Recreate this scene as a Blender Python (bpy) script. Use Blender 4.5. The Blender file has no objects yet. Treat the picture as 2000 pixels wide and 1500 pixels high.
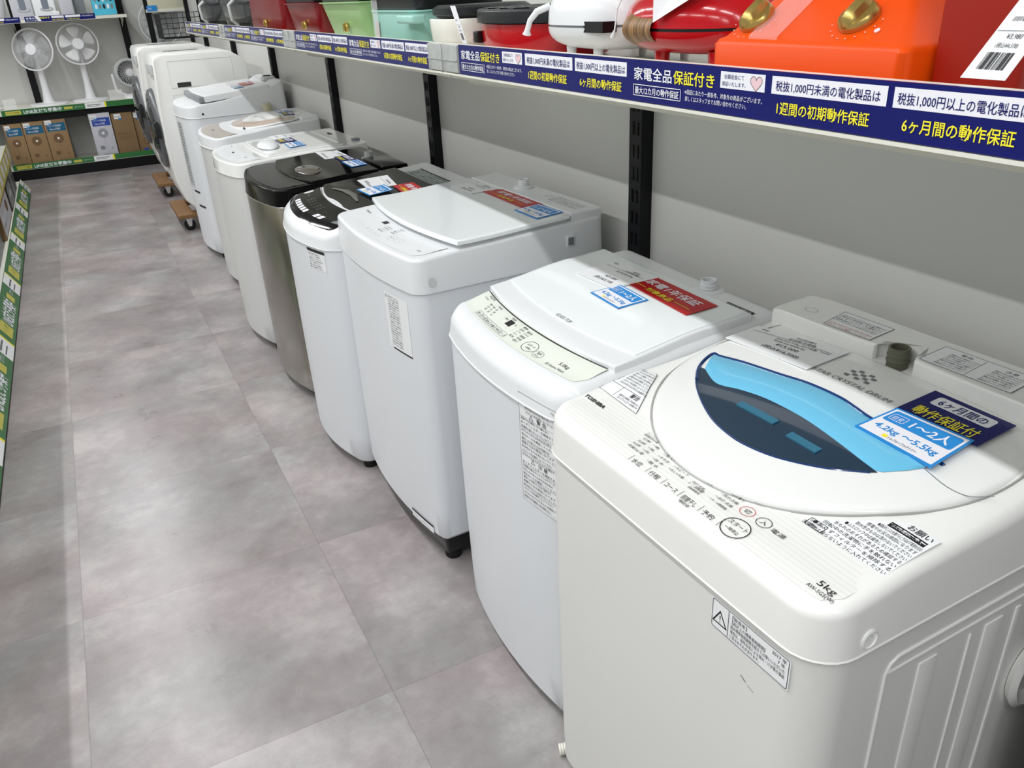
import bpy, bmesh, math, random
from mathutils import Vector, Matrix
random.seed(7)
SC = bpy.context.scene
COL = SC.collection

# ------------------------------------------------------------------ camera
CAM_H = 1.36
F_PX, YAW, PITCH, ROLL = 1582.4, 0.455917, 0.456318, -0.053307
cy, sy, cp, sp = math.cos(YAW), math.sin(YAW), math.cos(PITCH), math.sin(PITCH)
fw = Vector((sy*cp, cy*cp, -sp)); rt = Vector((cy, -sy, 0)); up = rt.cross(fw)
cr, sr = math.cos(ROLL), math.sin(ROLL)
R_ = cr*rt + sr*up; U_ = -sr*rt + cr*up
cam = bpy.data.cameras.new('camera'); camo = bpy.data.objects.new('camera', cam); COL.objects.link(camo)
camo.matrix_world = Matrix(((R_.x, U_.x, -fw.x, 0), (R_.y, U_.y, -fw.y, 0), (R_.z, U_.z, -fw.z, CAM_H), (0, 0, 0, 1)))
cam.sensor_width = 36; cam.lens = 36*F_PX/2000; cam.clip_start = 0.02
SC.camera = camo

# ------------------------------------------------------------------ world, lights, exposure
w = bpy.data.worlds.new('world'); SC.world = w; w.use_nodes = True
w.node_tree.nodes['Background'].inputs[0].default_value = (0.88, 0.95, 1, 1)
w.node_tree.nodes['Background'].inputs[1].default_value = 0.42
SC.view_settings.view_transform = 'Standard'; SC.view_settings.look = 'None'
SC.view_settings.exposure = 0.1; SC.view_settings.gamma = 1
SC.view_settings.use_curve_mapping = False

def tube_light(x, y, z, length, power, width=0.06, color=(0.975, 0.99, 1.0)):
    l = bpy.data.lights.new('fluorescent_lamp', 'AREA'); l.shape = 'RECTANGLE'
    l.size = width; l.size_y = length; l.energy = power; l.color = color
    o = bpy.data.objects.new('fluorescent_lamp', l); COL.objects.link(o); o.location = (x, y, z)
    return o
for (lx, pw) in ((-0.28, 17), (-1.9, 17), (2.9, 8)):
    for ly in (-2.0, -0.45, 1.1, 2.65, 4.2, 5.75, 7.3):
        tube_light(lx, ly, 2.78, 1.2, pw)

# ------------------------------------------------------------------ materials
MATS = {}
def mat(name, col, rough=0.5, metal=0.0, spec=0.5, noise=0.0, nscale=20, bump=0.0, coat=0.0, trans=0.0, alpha=1.0, ior=1.45):
    if name in MATS: return MATS[name]
    m = bpy.data.materials.new(name); m.use_nodes = True; nt = m.node_tree
    b = nt.nodes['Principled BSDF']; b.inputs['Base Color'].default_value = (*col, 1)
    b.inputs['Roughness'].default_value = rough; b.inputs['Metallic'].default_value = metal
    b.inputs['Specular IOR Level'].default_value = spec; b.inputs['Coat Weight'].default_value = coat
    b.inputs['Coat Roughness'].default_value = 0.05
    b.inputs['Transmission Weight'].default_value = trans; b.inputs['Alpha'].default_value = alpha; b.inputs['IOR'].default_value = ior
    if noise > 0 or bump > 0:
        tc = nt.nodes.new('ShaderNodeTexCoord'); n = nt.nodes.new('ShaderNodeTexNoise'); n.inputs['Scale'].default_value = nscale
        n.inputs['Detail'].default_value = 4
        nt.links.new(tc.outputs['Object'], n.inputs['Vector'])
        if noise > 0:
            mx = nt.nodes.new('ShaderNodeMix'); mx.data_type = 'RGBA'
            mx.inputs[6].default_value = (*[c*(1-noise) for c in col], 1); mx.inputs[7].default_value = (*[min(1, c*(1+noise)) for c in col], 1)
            nt.links.new(n.outputs['Fac'], mx.inputs[0]); nt.links.new(mx.outputs[2], b.inputs['Base Color'])
        if bump > 0:
            bp = nt.nodes.new('ShaderNodeBump'); bp.inputs['Strength'].default_value = bump; bp.inputs['Distance'].default_value = 0.002
            nt.links.new(n.outputs['Fac'], bp.inputs['Height']); nt.links.new(bp.outputs['Normal'], b.inputs['Normal'])
    MATS[name] = m
    return m
def srgb(r, g, b):
    f = lambda c: ((c/255)/12.92 if c/255 <= 0.04045 else (((c/255)+0.055)/1.055)**2.4)
    return (f(r), f(g), f(b))

M_WHITE = mat('white_plastic', srgb(229, 231, 233), 0.28, noise=0.01, nscale=3)
M_WARM = mat('warm_white_plastic', srgb(238, 238, 235), 0.25, noise=0.01, nscale=3)
M_BODYW = mat('warm_white_enamel', srgb(226, 226, 223), 0.3, noise=0.015, nscale=4)
M_BODYC = mat('cool_white_enamel', srgb(226, 229, 233), 0.3, noise=0.015, nscale=4)
M_BODYG = mat('greyish_white_enamel', srgb(213, 214, 213), 0.3, noise=0.015, nscale=4)
M_LIDW = mat('glossy_white_lid', srgb(240, 241, 239), 0.1, coat=0.4)
M_GLASSW = mat('white_glass_top', srgb(238, 243, 244), 0.08, coat=0.25)
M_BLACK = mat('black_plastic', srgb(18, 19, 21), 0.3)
M_BLACKG = mat('gloss_black', srgb(6, 6, 7), 0.08, spec=0.12)
M_DARKP = mat('charcoal_panel', srgb(50, 50, 50), 0.3, noise=0.2, nscale=120)
M_NAVYM = mat('black_painted_steel', srgb(8, 9, 13), 0.45, spec=0.3)
M_INK = mat('black_ink', srgb(28, 28, 32), 0.5)
M_GREYINK = mat('grey_ink', srgb(120, 124, 128), 0.5)
M_LINE = mat('pale_grey_line', srgb(208, 211, 212), 0.4)
M_PAPER = mat('white_paper', srgb(240, 241, 243), 0.3, noise=0.01)
M_NAVY = mat('navy_print', srgb(16, 22, 100), 0.2, spec=0.3)
M_YEL = mat('yellow_print', srgb(246, 234, 50), 0.4)
M_SIGNW = mat('white_print', srgb(238, 238, 245), 0.35)
M_BLUE = mat('sky_blue_print', srgb(40, 140, 215), 0.25)
M_RED = mat('red_print', srgb(185, 20, 28), 0.25)
M_ORG = mat('orange_red_ink', srgb(215, 110, 80), 0.5)
M_REDINK = mat('red_ink', srgb(190, 90, 80), 0.5)
M_SHELF = mat('ivory_steel', srgb(226, 225, 214), 0.35)
M_CLEAR = mat('clear_plastic', (1, 1, 1), 0.08, alpha=0.25)
M_RAIL = mat('frosted_price_rail', srgb(176, 179, 177), 0.1, noise=0.25, nscale=45)
M_PANEL = mat('grey_back_panel', srgb(214, 214, 210), 0.36, noise=0.02, nscale=2)
M_WALL = mat('white_wall', srgb(215, 215, 213), 0.6)
M_CEIL = mat('ceiling_white', srgb(225, 225, 222), 0.8)
M_GREEN = mat('green_strip', srgb(50, 112, 60), 0.3, noise=0.05)
M_CARD = mat('kraft_cardboard', srgb(150, 121, 86), 0.75, noise=0.05, nscale=60)
M_CARD2 = mat('brown_cardboard', srgb(134, 108, 76), 0.75, noise=0.05, nscale=60)
M_BROWNINK = mat('brown_ink', srgb(110, 82, 55), 0.7)
M_TEAL = mat('teal_print', srgb(20, 95, 130), 0.5)
M_BLUEP = mat('royal_blue_print', srgb(45, 75, 165), 0.5)
M_MDF = mat('brown_board', srgb(124, 92, 58), 0.7, noise=0.12, nscale=50)
M_RUBBER = mat('black_rubber', srgb(20, 20, 20), 0.7)
M_CHROME = mat('chrome', (0.8, 0.8, 0.8), 0.2, metal=1.0)
M_GOLD = mat('satin_gold', srgb(190, 165, 95), 0.3, metal=0.85)
M_ORANGE = mat('orange_enamel', srgb(226, 76, 4), 0.38, spec=0.3)
M_ORANGED = mat('deep_orange_enamel', srgb(150, 24, 6), 0.4)
M_REDP = mat('red_plastic', srgb(182, 8, 22), 0.18, coat=0.25)
M_REDD = mat('dark_red_enamel', srgb(125, 6, 16), 0.3, coat=0.1)
M_MINT = mat('mint_enamel', srgb(160, 208, 196), 0.35)
M_PGREEN = mat('pale_green_enamel', srgb(160, 196, 136), 0.32, coat=0.05)
M_CREAM = mat('cream_ceramic', srgb(236, 234, 224), 0.25, coat=0.3)
M_GRILL = mat('nonstick_black', srgb(28, 30, 32), 0.4)
M_FANW = mat('fan_white_plastic', srgb(232, 232, 234), 0.35)
M_FANB = mat('fan_blade_translucent', srgb(242, 243, 243), 0.3)
M_LGREY = mat('light_grey_plastic', srgb(196, 198, 198), 0.35)
M_MGREY = mat('mid_grey_plastic', srgb(130, 133, 136), 0.35)
M_TAN = mat('champagne_ring', srgb(200, 182, 168), 0.2, coat=0.5)
M_BEIGE = mat('beige_panel', srgb(180, 172, 162), 0.3)
M_OLIVE = mat('olive_grey_plastic', srgb(98, 98, 82), 0.45)
M_DGLASS = mat('dark_blue_lid_window', srgb(12, 45, 70), 0.04, coat=1.0)
M_SKY = mat('light_blue_plastic', srgb(110, 195, 232), 0.12, coat=0.8)
M_NAVYE = mat('deep_blue_edge', srgb(10, 50, 110), 0.1, coat=0.8)
M_DTEAL = mat('dim_teal_plastic', srgb(50, 110, 135), 0.3)
M_BOXG = mat('pale_grey_box', srgb(200, 200, 208), 0.4)
M_CYAN = mat('cyan_box', srgb(85, 195, 225), 0.35)
M_CREAMB = mat('cream_box', srgb(214, 212, 188), 0.5)
M_ROSE = mat('pink_print', srgb(235, 200, 205), 0.5)
M_BRONZE = mat('smoked_lid_glass', srgb(70, 62, 56), 0.06, coat=1.0)

def wood_mat():
    m = mat('walnut_wrap', srgb(128, 96, 62), 0.45)
    nt = m.node_tree; b = nt.nodes['Principled BSDF']
    tc = nt.nodes.new('ShaderNodeTexCoord'); mp = nt.nodes.new('ShaderNodeMapping'); mp.inputs['Scale'].default_value = (4, 90, 4)
    n = nt.nodes.new('ShaderNodeTexNoise'); n.inputs['Scale'].default_value = 3; n.inputs['Detail'].default_value = 5
    r = nt.nodes.new('ShaderNodeValToRGB'); r.color_ramp.elements[0].position = 0.35; r.color_ramp.elements[1].position = 0.65
    r.color_ramp.elements[0].color = (*srgb(92, 66, 40), 1); r.color_ramp.elements[1].color = (*srgb(160, 124, 82), 1)
    nt.links.new(tc.outputs['Object'], mp.inputs['Vector']); nt.links.new(mp.outputs['Vector'], n.inputs['Vector'])
    nt.links.new(n.outputs['Fac'], r.inputs['Fac']); nt.links.new(r.outputs['Color'], b.inputs['Base Color'])
    return m
M_WOOD = wood_mat()

def steel_mat():
    m = mat('brushed_stainless', srgb(176, 173, 166), 0.25, metal=1.0)
    nt = m.node_tree; b = nt.nodes['Principled BSDF']
    tc = nt.nodes.new('ShaderNodeTexCoord'); mp = nt.nodes.new('ShaderNodeMapping'); mp.inputs['Scale'].default_value = (200, 200, 3)
    n = nt.nodes.new('ShaderNodeTexNoise'); n.inputs['Scale'].default_value = 2
    r = nt.nodes.new('ShaderNodeMapRange'); r.inputs['To Min'].default_value = 0.18; r.inputs['To Max'].default_value = 0.30
    nt.links.new(tc.outputs['Object'], mp.inputs['Vector']); nt.links.new(mp.outputs['Vector'], n.inputs['Vector'])
    nt.links.new(n.outputs['Fac'], r.inputs['Value']); nt.links.new(r.outputs['Result'], b.inputs['Roughness'])
    return m
M_STEEL = steel_mat()

def stripe_mat():
    m = mat('fine_striped_panel', srgb(232, 232, 226), 0.3)
    nt = m.node_tree; b = nt.nodes['Principled BSDF']
    tc = nt.nodes.new('ShaderNodeTexCoord'); sx = nt.nodes.new('ShaderNodeSeparateXYZ')
    mu = nt.nodes.new('ShaderNodeMath'); mu.operation = 'MULTIPLY'; mu.inputs[1].default_value = 2*math.pi/0.0072
    si = nt.nodes.new('ShaderNodeMath'); si.operation = 'SINE'
    r = nt.nodes.new('ShaderNodeMapRange'); r.inputs['From Min'].default_value = -1; r.inputs['To Min'].default_value = 0; r.inputs['To Max'].default_value = 1
    mx = nt.nodes.new('ShaderNodeMix'); mx.data_type = 'RGBA'
    mx.inputs[6].default_value = (*srgb(229, 229, 225), 1); mx.inputs[7].default_value = (*srgb(236, 236, 233), 1)
    nt.links.new(tc.outputs['Object'], sx.inputs[0]); nt.links.new(sx.outputs[0], mu.inputs[0]); nt.links.new(mu.outputs[0], si.inputs[0])
    nt.links.new(si.outputs[0], r.inputs['Value']); nt.links.new(r.outputs['Result'], mx.inputs[0]); nt.links.new(mx.outputs[2], b.inputs['Base Color'])
    return m
M_STRIPE = stripe_mat()

def floor_mat():
    m = bpy.data.materials.new('stone_look_vinyl_tile'); m.use_nodes = True; nt = m.node_tree; L = nt.links.new
    b = nt.nodes['Principled BSDF']; N = nt.nodes.new
    def math_(op, a, bb=None, c=None):
        n = N('ShaderNodeMath'); n.operation = op
        for i, v in enumerate((a, bb, c)):
            if v is None: continue
            if isinstance(v, (int, float)): n.inputs[i].default_value = v
            else: L(v, n.inputs[i])
        return n.outputs[0]
    g = N('ShaderNodeNewGeometry'); s = N('ShaderNodeSeparateXYZ'); L(g.outputs['Position'], s.inputs[0])
    tx = math_('DIVIDE', math_('SUBTRACT', s.outputs[0], 0.305-0.595*10), 0.595)
    ty = math_('DIVIDE', math_('SUBTRACT', s.outputs[1], 1.289-0.602*10), 0.602)
    fx, fy = math_('FRACT', tx), math_('FRACT', ty); ix, iy = math_('FLOOR', tx), math_('FLOOR', ty)
    cb = N('ShaderNodeCombineXYZ'); L(ix, cb.inputs[0]); L(iy, cb.inputs[1])
    wn = N('ShaderNodeTexWhiteNoise'); wn.noise_dimensions = '3D'; L(cb.outputs[0], wn.inputs['Vector'])
    vs = N('ShaderNodeVectorMath'); vs.operation = 'SCALE'; vs.inputs['Scale'].default_value = 37; L(wn.outputs['Color'], vs.inputs[0])
    va = N('ShaderNodeVectorMath'); va.operation = 'ADD'; L(g.outputs['Position'], va.inputs[0]); L(vs.outputs[0], va.inputs[1])
    def noise(sc, det, rough=0.55, dist=0.0):
        n = N('ShaderNodeTexNoise'); n.inputs['Scale'].default_value = sc; n.inputs['Detail'].default_value = det
        n.inputs['Roughness'].default_value = rough; n.inputs['Distortion'].default_value = dist; L(va.outputs[0], n.inputs['Vector']); return n.outputs['Fac']
    n1 = noise(3.2, 5, 0.6, 0.0); n2 = noise(26, 6, 0.65); n3 = noise(2.2, 3); n4 = noise(220, 2)
    v = math_('ADD', math_('MULTIPLY', n1, 0.78), math_('MULTIPLY', n2, 0.22))
    r = N('ShaderNodeValToRGB'); L(v, r.inputs['Fac']); e = r.color_ramp.elements
    e[0].position = 0.2; e[0].color = (*srgb(104, 97, 97), 1); e[1].position = 0.8; e[1].color = (*srgb(190, 185, 185), 1)
    e2 = r.color_ramp.elements.new(0.5); e2.color = (*srgb(146, 140, 140), 1)
    r2 = N('ShaderNodeValToRGB'); L(n3, r2.inputs['Fac']); r2.color_ramp.elements[0].position = 0.38; r2.color_ramp.elements[1].position = 0.62
    r2.color_ramp.elements[0].color = (1.03, 0.975, 0.98, 1); r2.color_ramp.elements[1].color = (0.97, 1.01, 0.995, 1)
    m1 = N('ShaderNodeMix'); m1.data_type = 'RGBA'; m1.blend_type = 'MULTIPLY'; m1.inputs[0].default_value = 1
    L(r.outputs[0], m1.inputs[6]); L(r2.outputs[0], m1.inputs[7])
    tv = math_('ADD', 0.95, math_('MULTIPLY', wn.outputs['Value'], 0.1))
    tv = math_('MULTIPLY', tv, math_('ADD', 0.93, math_('MULTIPLY', n4, 0.14)))
    # joint
    ex = math_('MINIMUM', fx, math_('SUBTRACT', 1, fx)); ey = math_('MINIMUM', fy, math_('SUBTRACT', 1, fy))
    jx = math_('LESS_THAN', ex, 0.0022); jy = math_('LESS_THAN', ey, 0.0016)
    j = math_('MAXIMUM', jx, jy); tv = math_('MULTIPLY', tv, math_('SUBTRACT', 1, math_('MULTIPLY', j, 0.22)))
    vm = N('ShaderNodeVectorMath'); vm.operation = 'SCALE'; L(m1.outputs[2], vm.inputs[0]); L(tv, vm.inputs['Scale'])
    L(vm.outputs[0], b.inputs['Base Color'])
    rr = math_('ADD', 0.22, math_('MULTIPLY', n1, 0.16)); L(rr, b.inputs['Roughness'])
    bp = N('ShaderNodeBump'); bp.inputs['Strength'].default_value = 0.12; bp.inputs['Distance'].default_value = 0.002
    L(math_('SUBTRACT', n2, j), bp.inputs['Height']); L(bp.outputs['Normal'], b.inputs['Normal'])
    return m
M_FLOOR = floor_mat()

# ------------------------------------------------------------------ object helpers
def link(name, me, parent=None, loc=None, rot=None):
    o = bpy.data.objects.new(name, me); COL.objects.link(o)
    if parent is not None: o.parent = parent
    if loc is not None: o.location = loc
    if rot is not None: o.rotation_euler = rot
    return o
def thing(name, label, cat, loc=(0, 0, 0), rz=0.0, group=None):
    o = link(name, None, None, loc, (0, 0, rz)); o.empty_display_size = 0.05
    o['label'] = label; o['category'] = cat
    if group: o['group'] = group
    return o
def tag(o, label, cat, group=None):
    o['label'] = label; o['category'] = cat
    if group: o['group'] = group
    return o
def struct(o): o['kind'] = 'structure'; return o

class MB:
    """collects geometry of ONE mesh object"""
    def __init__(s): s.v = []; s.f = []; s.mi = []; s.sm = []
    def add(s, vs, fs, mi=0, smooth=False):
        b = len(s.v); s.v += [tuple(p) for p in vs]
        for f in fs: s.f.append([b+i for i in f]); s.mi.append(mi); s.sm.append(smooth)
        return s
    def box(s, x0, y0, z0, x1, y1, z1, mi=0, bev=0.0):
        if bev > 0:
            bm = bmesh.new(); bmesh.ops.create_cube(bm, size=1)
            for v in bm.verts: v.co = Vector(((x0+x1)/2+v.co.x*(x1-x0), (y0+y1)/2+v.co.y*(y1-y0), (z0+z1)/2+v.co.z*(z1-z0)))
            bmesh.ops.bevel(bm, geom=bm.edges[:], offset=bev, segments=3, affect='EDGES', profile=0.5)
            bm.verts.index_update()
            s.add([v.co[:] for v in bm.verts], [[v.index for v in f.verts] for f in bm.faces], mi, True); bm.free(); return s
        vs = [(x, y, z) for z in (z0, z1) for y in (y0, y1) for x in (x0, x1)]
        s.add(vs, [(0, 2, 3, 1), (4, 5, 7, 6), (0, 1, 5, 4), (2, 6, 7, 3), (0, 4, 6, 2), (1, 3, 7, 5)], mi); return s
    def loft(s, rings, mi=0, cap0=True, cap1=True, smooth=True, closed=True):
        n = len(rings[0]); vs = [p for r in rings for p in r]; fs = []
        for i in range(len(rings)-1):
            for j in range(n if closed else n-1):
                k = (j+1) % n
                fs.append((i*n+j, i*n+k, (i+1)*n+k, (i+1)*n+j))
        s.add(vs, fs, mi, smooth)
        if cap0: s.add(rings[0], [list(range(n))[::-1]], mi)
        if cap1: s.add(rings[-1], [list(range(n))], mi)
        return s
    def tube(s, pts, r, n=8, mi=0, cap=True, closed=False):
        pts = [Vector(p) for p in pts]; rings = []; m = len(pts); prev = None
        for i, p in enumerate(pts):
            if closed: d = pts[(i+1) % m]-pts[i-1]
            else: d = pts[min(i+1, m-1)]-pts[max(i-1, 0)]
            d.normalize()
            if prev is None:
                a = Vector((0, 0, 1)) if abs(d.z) < 0.9 else Vector((1, 0, 0)); u = d.cross(a).normalized()
            else: u = (prev-d*prev.dot(d)).normalized()
            prev = u; v2 = d.cross(u); rr = r[i] if isinstance(r, (list, tuple)) else r
            rings.append([p+u*(rr*math.cos(2*math.pi*k/n))+v2*(rr*math.sin(2*math.pi*k/n)) for k in range(n)])
        if closed: rings.append(rings[0]); cap = False
        s.loft(rings, mi, cap, cap); return s
    def lathe(s, prof, c=(0, 0, 0), n=40, mi=0, M=None, sx=1, sy=1, cap0=True, cap1=True):
        rings = []
        for (r, z) in prof:
            ring = [Vector((r*sx*math.cos(2*math.pi*k/n), r*sy*math.sin(2*math.pi*k/n), z)) for k in range(n)]
            if M is not None: ring = [M @ p for p in ring]
            rings.append([p+Vector(c) for p in ring])
        s.loft(rings, mi, cap0, cap1); return s
    def build(s, name, mats, parent=None, loc=None, rot=None, auto=True):
        me = bpy.data.meshes.new(name); me.from_pydata(s.v, [], s.f); me.validate(clean_customdata=False)
        if not isinstance(mats, (list, tuple)): mats = [mats]
        for m in mats: me.materials.append(m)
        if len(me.polygons) == len(s.f):
            me.polygons.foreach_set('material_index', s.mi); me.polygons.foreach_set('use_smooth', s.sm)
        bm = bmesh.new(); bm.from_mesh(me); bmesh.ops.remove_doubles(bm, verts=bm.verts[:], dist=1e-5)
        bmesh.ops.recalc_face_normals(bm, faces=bm.faces[:]); bm.to_mesh(me); bm.free()
        if any(s.sm) and auto: me.set_sharp_from_angle(angle=math.radians(38))
        me.update()
        return link(name, me, parent, loc, rot)

# ---- printed text -----------------------------------------------------------
_fc = {}
def glyphs(st, bold=0.0):
    k = (st, bold)
    if k in _fc: return _fc[k]
    c = bpy.data.curves.new('t', 'FONT'); c.body = st; c.resolution_u = 2; c.offset = bold
    o = bpy.data.objects.new('t', c); COL.objects.link(o)
    dg = bpy.context.evaluated_depsgraph_get(); dg.update()
    me = o.evaluated_get(dg).to_mesh()
    vs = [(v.co.x, v.co.y) for v in me.vertices]; fs = [tuple(p.vertices) for p in me.polygons]
    o.evaluated_get(dg).to_mesh_clear(); bpy.data.objects.remove(o); bpy.data.curves.remove(c)
    if vs:
        x0 = min(v[0] for v in vs); x1 = max(v[0] for v in vs); y0 = min(v[1] for v in vs); y1 = max(v[1] for v in vs)
        vs = [(v[0]-x0, v[1]) for v in vs]
    else: x0 = x1 = y0 = y1 = 0
    _fc[k] = (vs, fs, x1-x0, y0, y1); return _fc[k]
class Print:
    """flat printing in (a,b) coordinates laid on a surface by F(a,b,lift)"""
    def __init__(s, F): s.F = F; s.mb = MB(); s.mats = []
    def mi(s, m):
        if m not in s.mats: s.mats.append(m)
        return s.mats.index(m)
    def text(s, st, a, b, size, m=None, w=None, bold=0.0, rot=0.0, anchor='l', lift=0.0006, shear=0.0):
        m = m or M_INK; vs, fs, W, y0, y1 = glyphs(st, bold)
        if not vs: return s
        sx = size if w is None else w/max(W, 1e-6)
        ox = {'l': 0, 'c': -W*sx/2, 'r': -W*sx}[anchor]; c, d = math.cos(rot), math.sin(rot); out = []
        for (x, y) in vs:
            x_ = x*sx+ox+shear*y*size; y_ = y*size
            out.append(s.F(a+x_*c-y_*d, b+x_*d+y_*c, lift))
        s.mb.add(out, fs, s.mi(m)); return s
    def rect(s, a0, b0, a1, b1, m, lift=0.0004, n=(6, 3)):
        na, nb = n; vs = []; fs = []
        for j in range(nb+1):
            for i in range(na+1): vs.append(s.F(a0+(a1-a0)*i/na, b0+(b1-b0)*j/nb, lift))
        for j in range(nb):
            for i in range(na): q = j*(na+1)+i; fs.append((q, q+1, q+na+2, q+na+1))
        s.mb.add(vs, fs, s.mi(m)); return s
    def quad(s, P, m, lift=0.0004, n=6):
        vs = []; fs = []
        for j in range(n+1):
            for i in range(n+1):
                u, v = i/n, j/n
                a = (P[0][0]*(1-u)+P[1][0]*u)*(1-v)+(P[3][0]*(1-u)+P[2][0]*u)*v
                b = (P[0][1]*(1-u)+P[1][1]*u)*(1-v)+(P[3][1]*(1-u)+P[2][1]*u)*v
                vs.append(s.F(a, b, lift))
        for j in range(n):
            for i in range(n): q = j*(n+1)+i; fs.append((q, q+1, q+n+2, q+n+1))
        s.mb.add(vs, fs, s.mi(m)); return s
    def line(s, P, m, t=0.0008, lift=0.0006, closed=False):
        n = len(P); seg = n if closed else n-1
        for i in range(seg):
            (x0, y0), (x1, y1) = P[i], P[(i+1) % n]; L = math.hypot(x1-x0, y1-y0)
            if L < 1e-7: continue
            nx, ny = -(y1-y0)/L*t/2, (x1-x0)/L*t/2; ex, ey = (x1-x0)/L*t/2, (y1-y0)/L*t/2
            k = max(1, int(L/0.03)); vs = []
            for j in range(k+1):
                q = j/k; x = x0-ex+(x1-x0+2*ex)*q; y = y0-ey+(y1-y0+2*ey)*q
                vs += [s.F(x+nx, y+ny, lift), s.F(x-nx, y-ny, lift)]
            s.mb.add(vs, [(2*j, 2*j+1, 2*j+3, 2*j+2) for j in range(k)], s.mi(m))
        return s
    def ellipse(s, a, b, ra, rb, m, t=0.001, n=28, fill=False, lift=0.0006):
        P = [(a+ra*math.cos(2*math.pi*i/n), b+rb*math.sin(2*math.pi*i/n)) for i in range(n)]
        if fill: s.mb.add([s.F(*p, lift) for p in P], [list(range(n))], s.mi(m))
        else: s.line(P, m, t, lift, True)
        return s
    def rrect(s, a0, b0, a1, b1, r, m, t=0.001, fill=False, lift=0.0006):
        P = []
        for (cx, cy_, st) in ((a1-r, b1-r, 0), (a0+r, b1-r, 90), (a0+r, b0+r, 180), (a1-r, b0+r, 270)):
            for k in range(5): an = math.radians(st+k*22.5); P.append((cx+r*math.cos(an), cy_+r*math.sin(an)))
        if fill: s.mb.add([s.F(*p, lift) for p in P], [list(range(len(P)))], s.mi(m))
        else: s.line(P, m, t, lift, True)
        return s
    def tri(s, a, b, h, m, rot=0.0):
        c, d = math.cos(rot), math.sin(rot); P = [(0, h), (-h*0.58, 0), (h*0.58, 0)]
        P = [(a+x*c-y*d, b+x*d+y*c) for x, y in P]; s.line(P, m, h*0.1, closed=True)
        s.line([(a-0.35*-h*d*0, b), (a, b)], m); s.text('!', a-h*0.04*c-h*0.15*d, b+h*0.15*c, h*0.8, m, rot=rot); return s
    def lines(s, rows, a, b, size, m=None, w=None, gap=1.25, rot=0.0):
        c, d = math.cos(rot), math.sin(rot)
        for i, st in enumerate(rows):
            s.text(st, a+i*size*gap*d, b-i*size*gap*c, size, m, rot=rot, w=w if (w and i < len(rows)-1) else None)
        return s
    def build(s, name, parent, loc=None, rot=None):
        return s.mb.build(name, s.mats, parent, loc, rot, auto=False)

# ---- outlines ---------------------------------------------------------------
def rrect_pts(W, D, rf, rb, inset=0.0, nf=14, nc=7, ns=6):
    """rounded rectangle: front at u=0 (small u), v from 0 (near side) to W (far side)"""
    P = []; i = inset; rf = max(rf-i, 0.002); rb = max(rb-i, 0.002)
    a, b, c, d = i, D-i, i, W-i
    for k in range(nf): P.append((a, c+rf+(d-c-2*rf)*k/nf))
    for k in range(nc): t = math.pi/2*k/nc; P.append((a+rf-rf*math.cos(t), d-rf+rf*math.sin(t)))
    for k in range(ns): P.append((a+rf+(b-a-rf-rb)*k/ns, d))
    for k in range(nc): t = math.pi/2*k/nc; P.append((b-rb+rb*math.sin(t), d-rb+rb*math.cos(t)))
    for k in range(nf): P.append((b, d-rb-(d-c-2*rb)*k/nf))
    for k in range(nc): t = math.pi/2*k/nc; P.append((b-rb+rb*math.cos(t), c+rb-rb*math.sin(t)))
    for k in range(ns): P.append((b-rb-(b-a-rf-rb)*k/ns, c))
    for k in range(nc): t = math.pi/2*k/nc; P.append((a+rf-rf*math.sin(t), c+rf-rf*math.cos(t)))
    return P
class Shape:
    def __init__(s, W, D, bow=0.03, rf=0.04, rb=0.03, taper=0.012):
        s.W, s.D, s.bow, s.rf, s.rb, s.taper = W, D, bow, rf, rb, taper
    def bowat(s, v): t = 2*v/s.W-1; return s.bow*(1-t*t)
    def warp(s, u, v): return (u-s.bowat(v)*(1-u/s.D), v)
    def ring(s, inset, z): return [(*s.warp(u, v), z(u, v) if callable(z) else z) for u, v in rrect_pts(s.W, s.D, s.rf, s.rb, inset)]
    def front(s, v): return -s.bowat(v)

def lin(*kp):
    def f(x):
        if x <= kp[0][0]: return kp[0][1]
        for (a, p), (b, q) in zip(kp, kp[1:]):
            if x <= b:
                t = (x-a)/(b-a); t = t*t*(3-2*t); return p+(q-p)*t
        return kp[-1][1]
    return f

def top_frame(S, zs, zt, er=0.018, over=0.0, name='top_frame', m=None, parent=None):
    """plastic top: skirt from seam zs up to the height field zt(u,v), rounded edge er"""
    mb = MB(); rings = []
    rings.append(S.ring(0.006, zs)); rings.append(S.ring(-over, zs+0.004))
    for k in range(2): rings.append(S.ring(-over+0.004*(k+1)/2, lambda u, v, k=k: zs+0.004+(zt(u, v)-er-zs-0.004)*(k+1)/2))
    for k in range(1, 7):
        t = math.pi/2*k/6
        rings.append(S.ring(0.004-over+er*(1-math.cos(t)), lambda u, v, t=t: zt(u, v)-er+er*math.sin(t)))
    last = rrect_pts(S.W, S.D, S.rf, S.rb, 0.004-over+er); cu, cv = S.D/2, S.W/2; n = len(last)
    for q in (0.97, 0.92, 0.86, 0.78, 0.68, 0.56, 0.44, 0.32, 0.2, 0.08):
        rr = []
        for (u, v) in last: a, b = cu+(u-cu)*q, cv+(v-cv)*q; rr.append((*S.warp(a, b), zt(a, b)))
        rings.append(rr)
    mb.loft(rings, 0, False, True)
    return mb.build(name, m, parent)

def body(S, zs, z0=0.02, m=None, parent=None, ins=0.002, name='body'):
    mb = MB(); t = S.taper
    rings = [S.ring(ins+t+0.01, z0), S.ring(ins+t, z0+0.012), S.ring(ins+t*0.6, z0+0.09), S.ring(ins+t*0.15, z0+0.25), S.ring(ins, z0+0.4), S.ring(ins, zs)]
    mb.loft(rings); return mb.build(name, m, parent)

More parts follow.
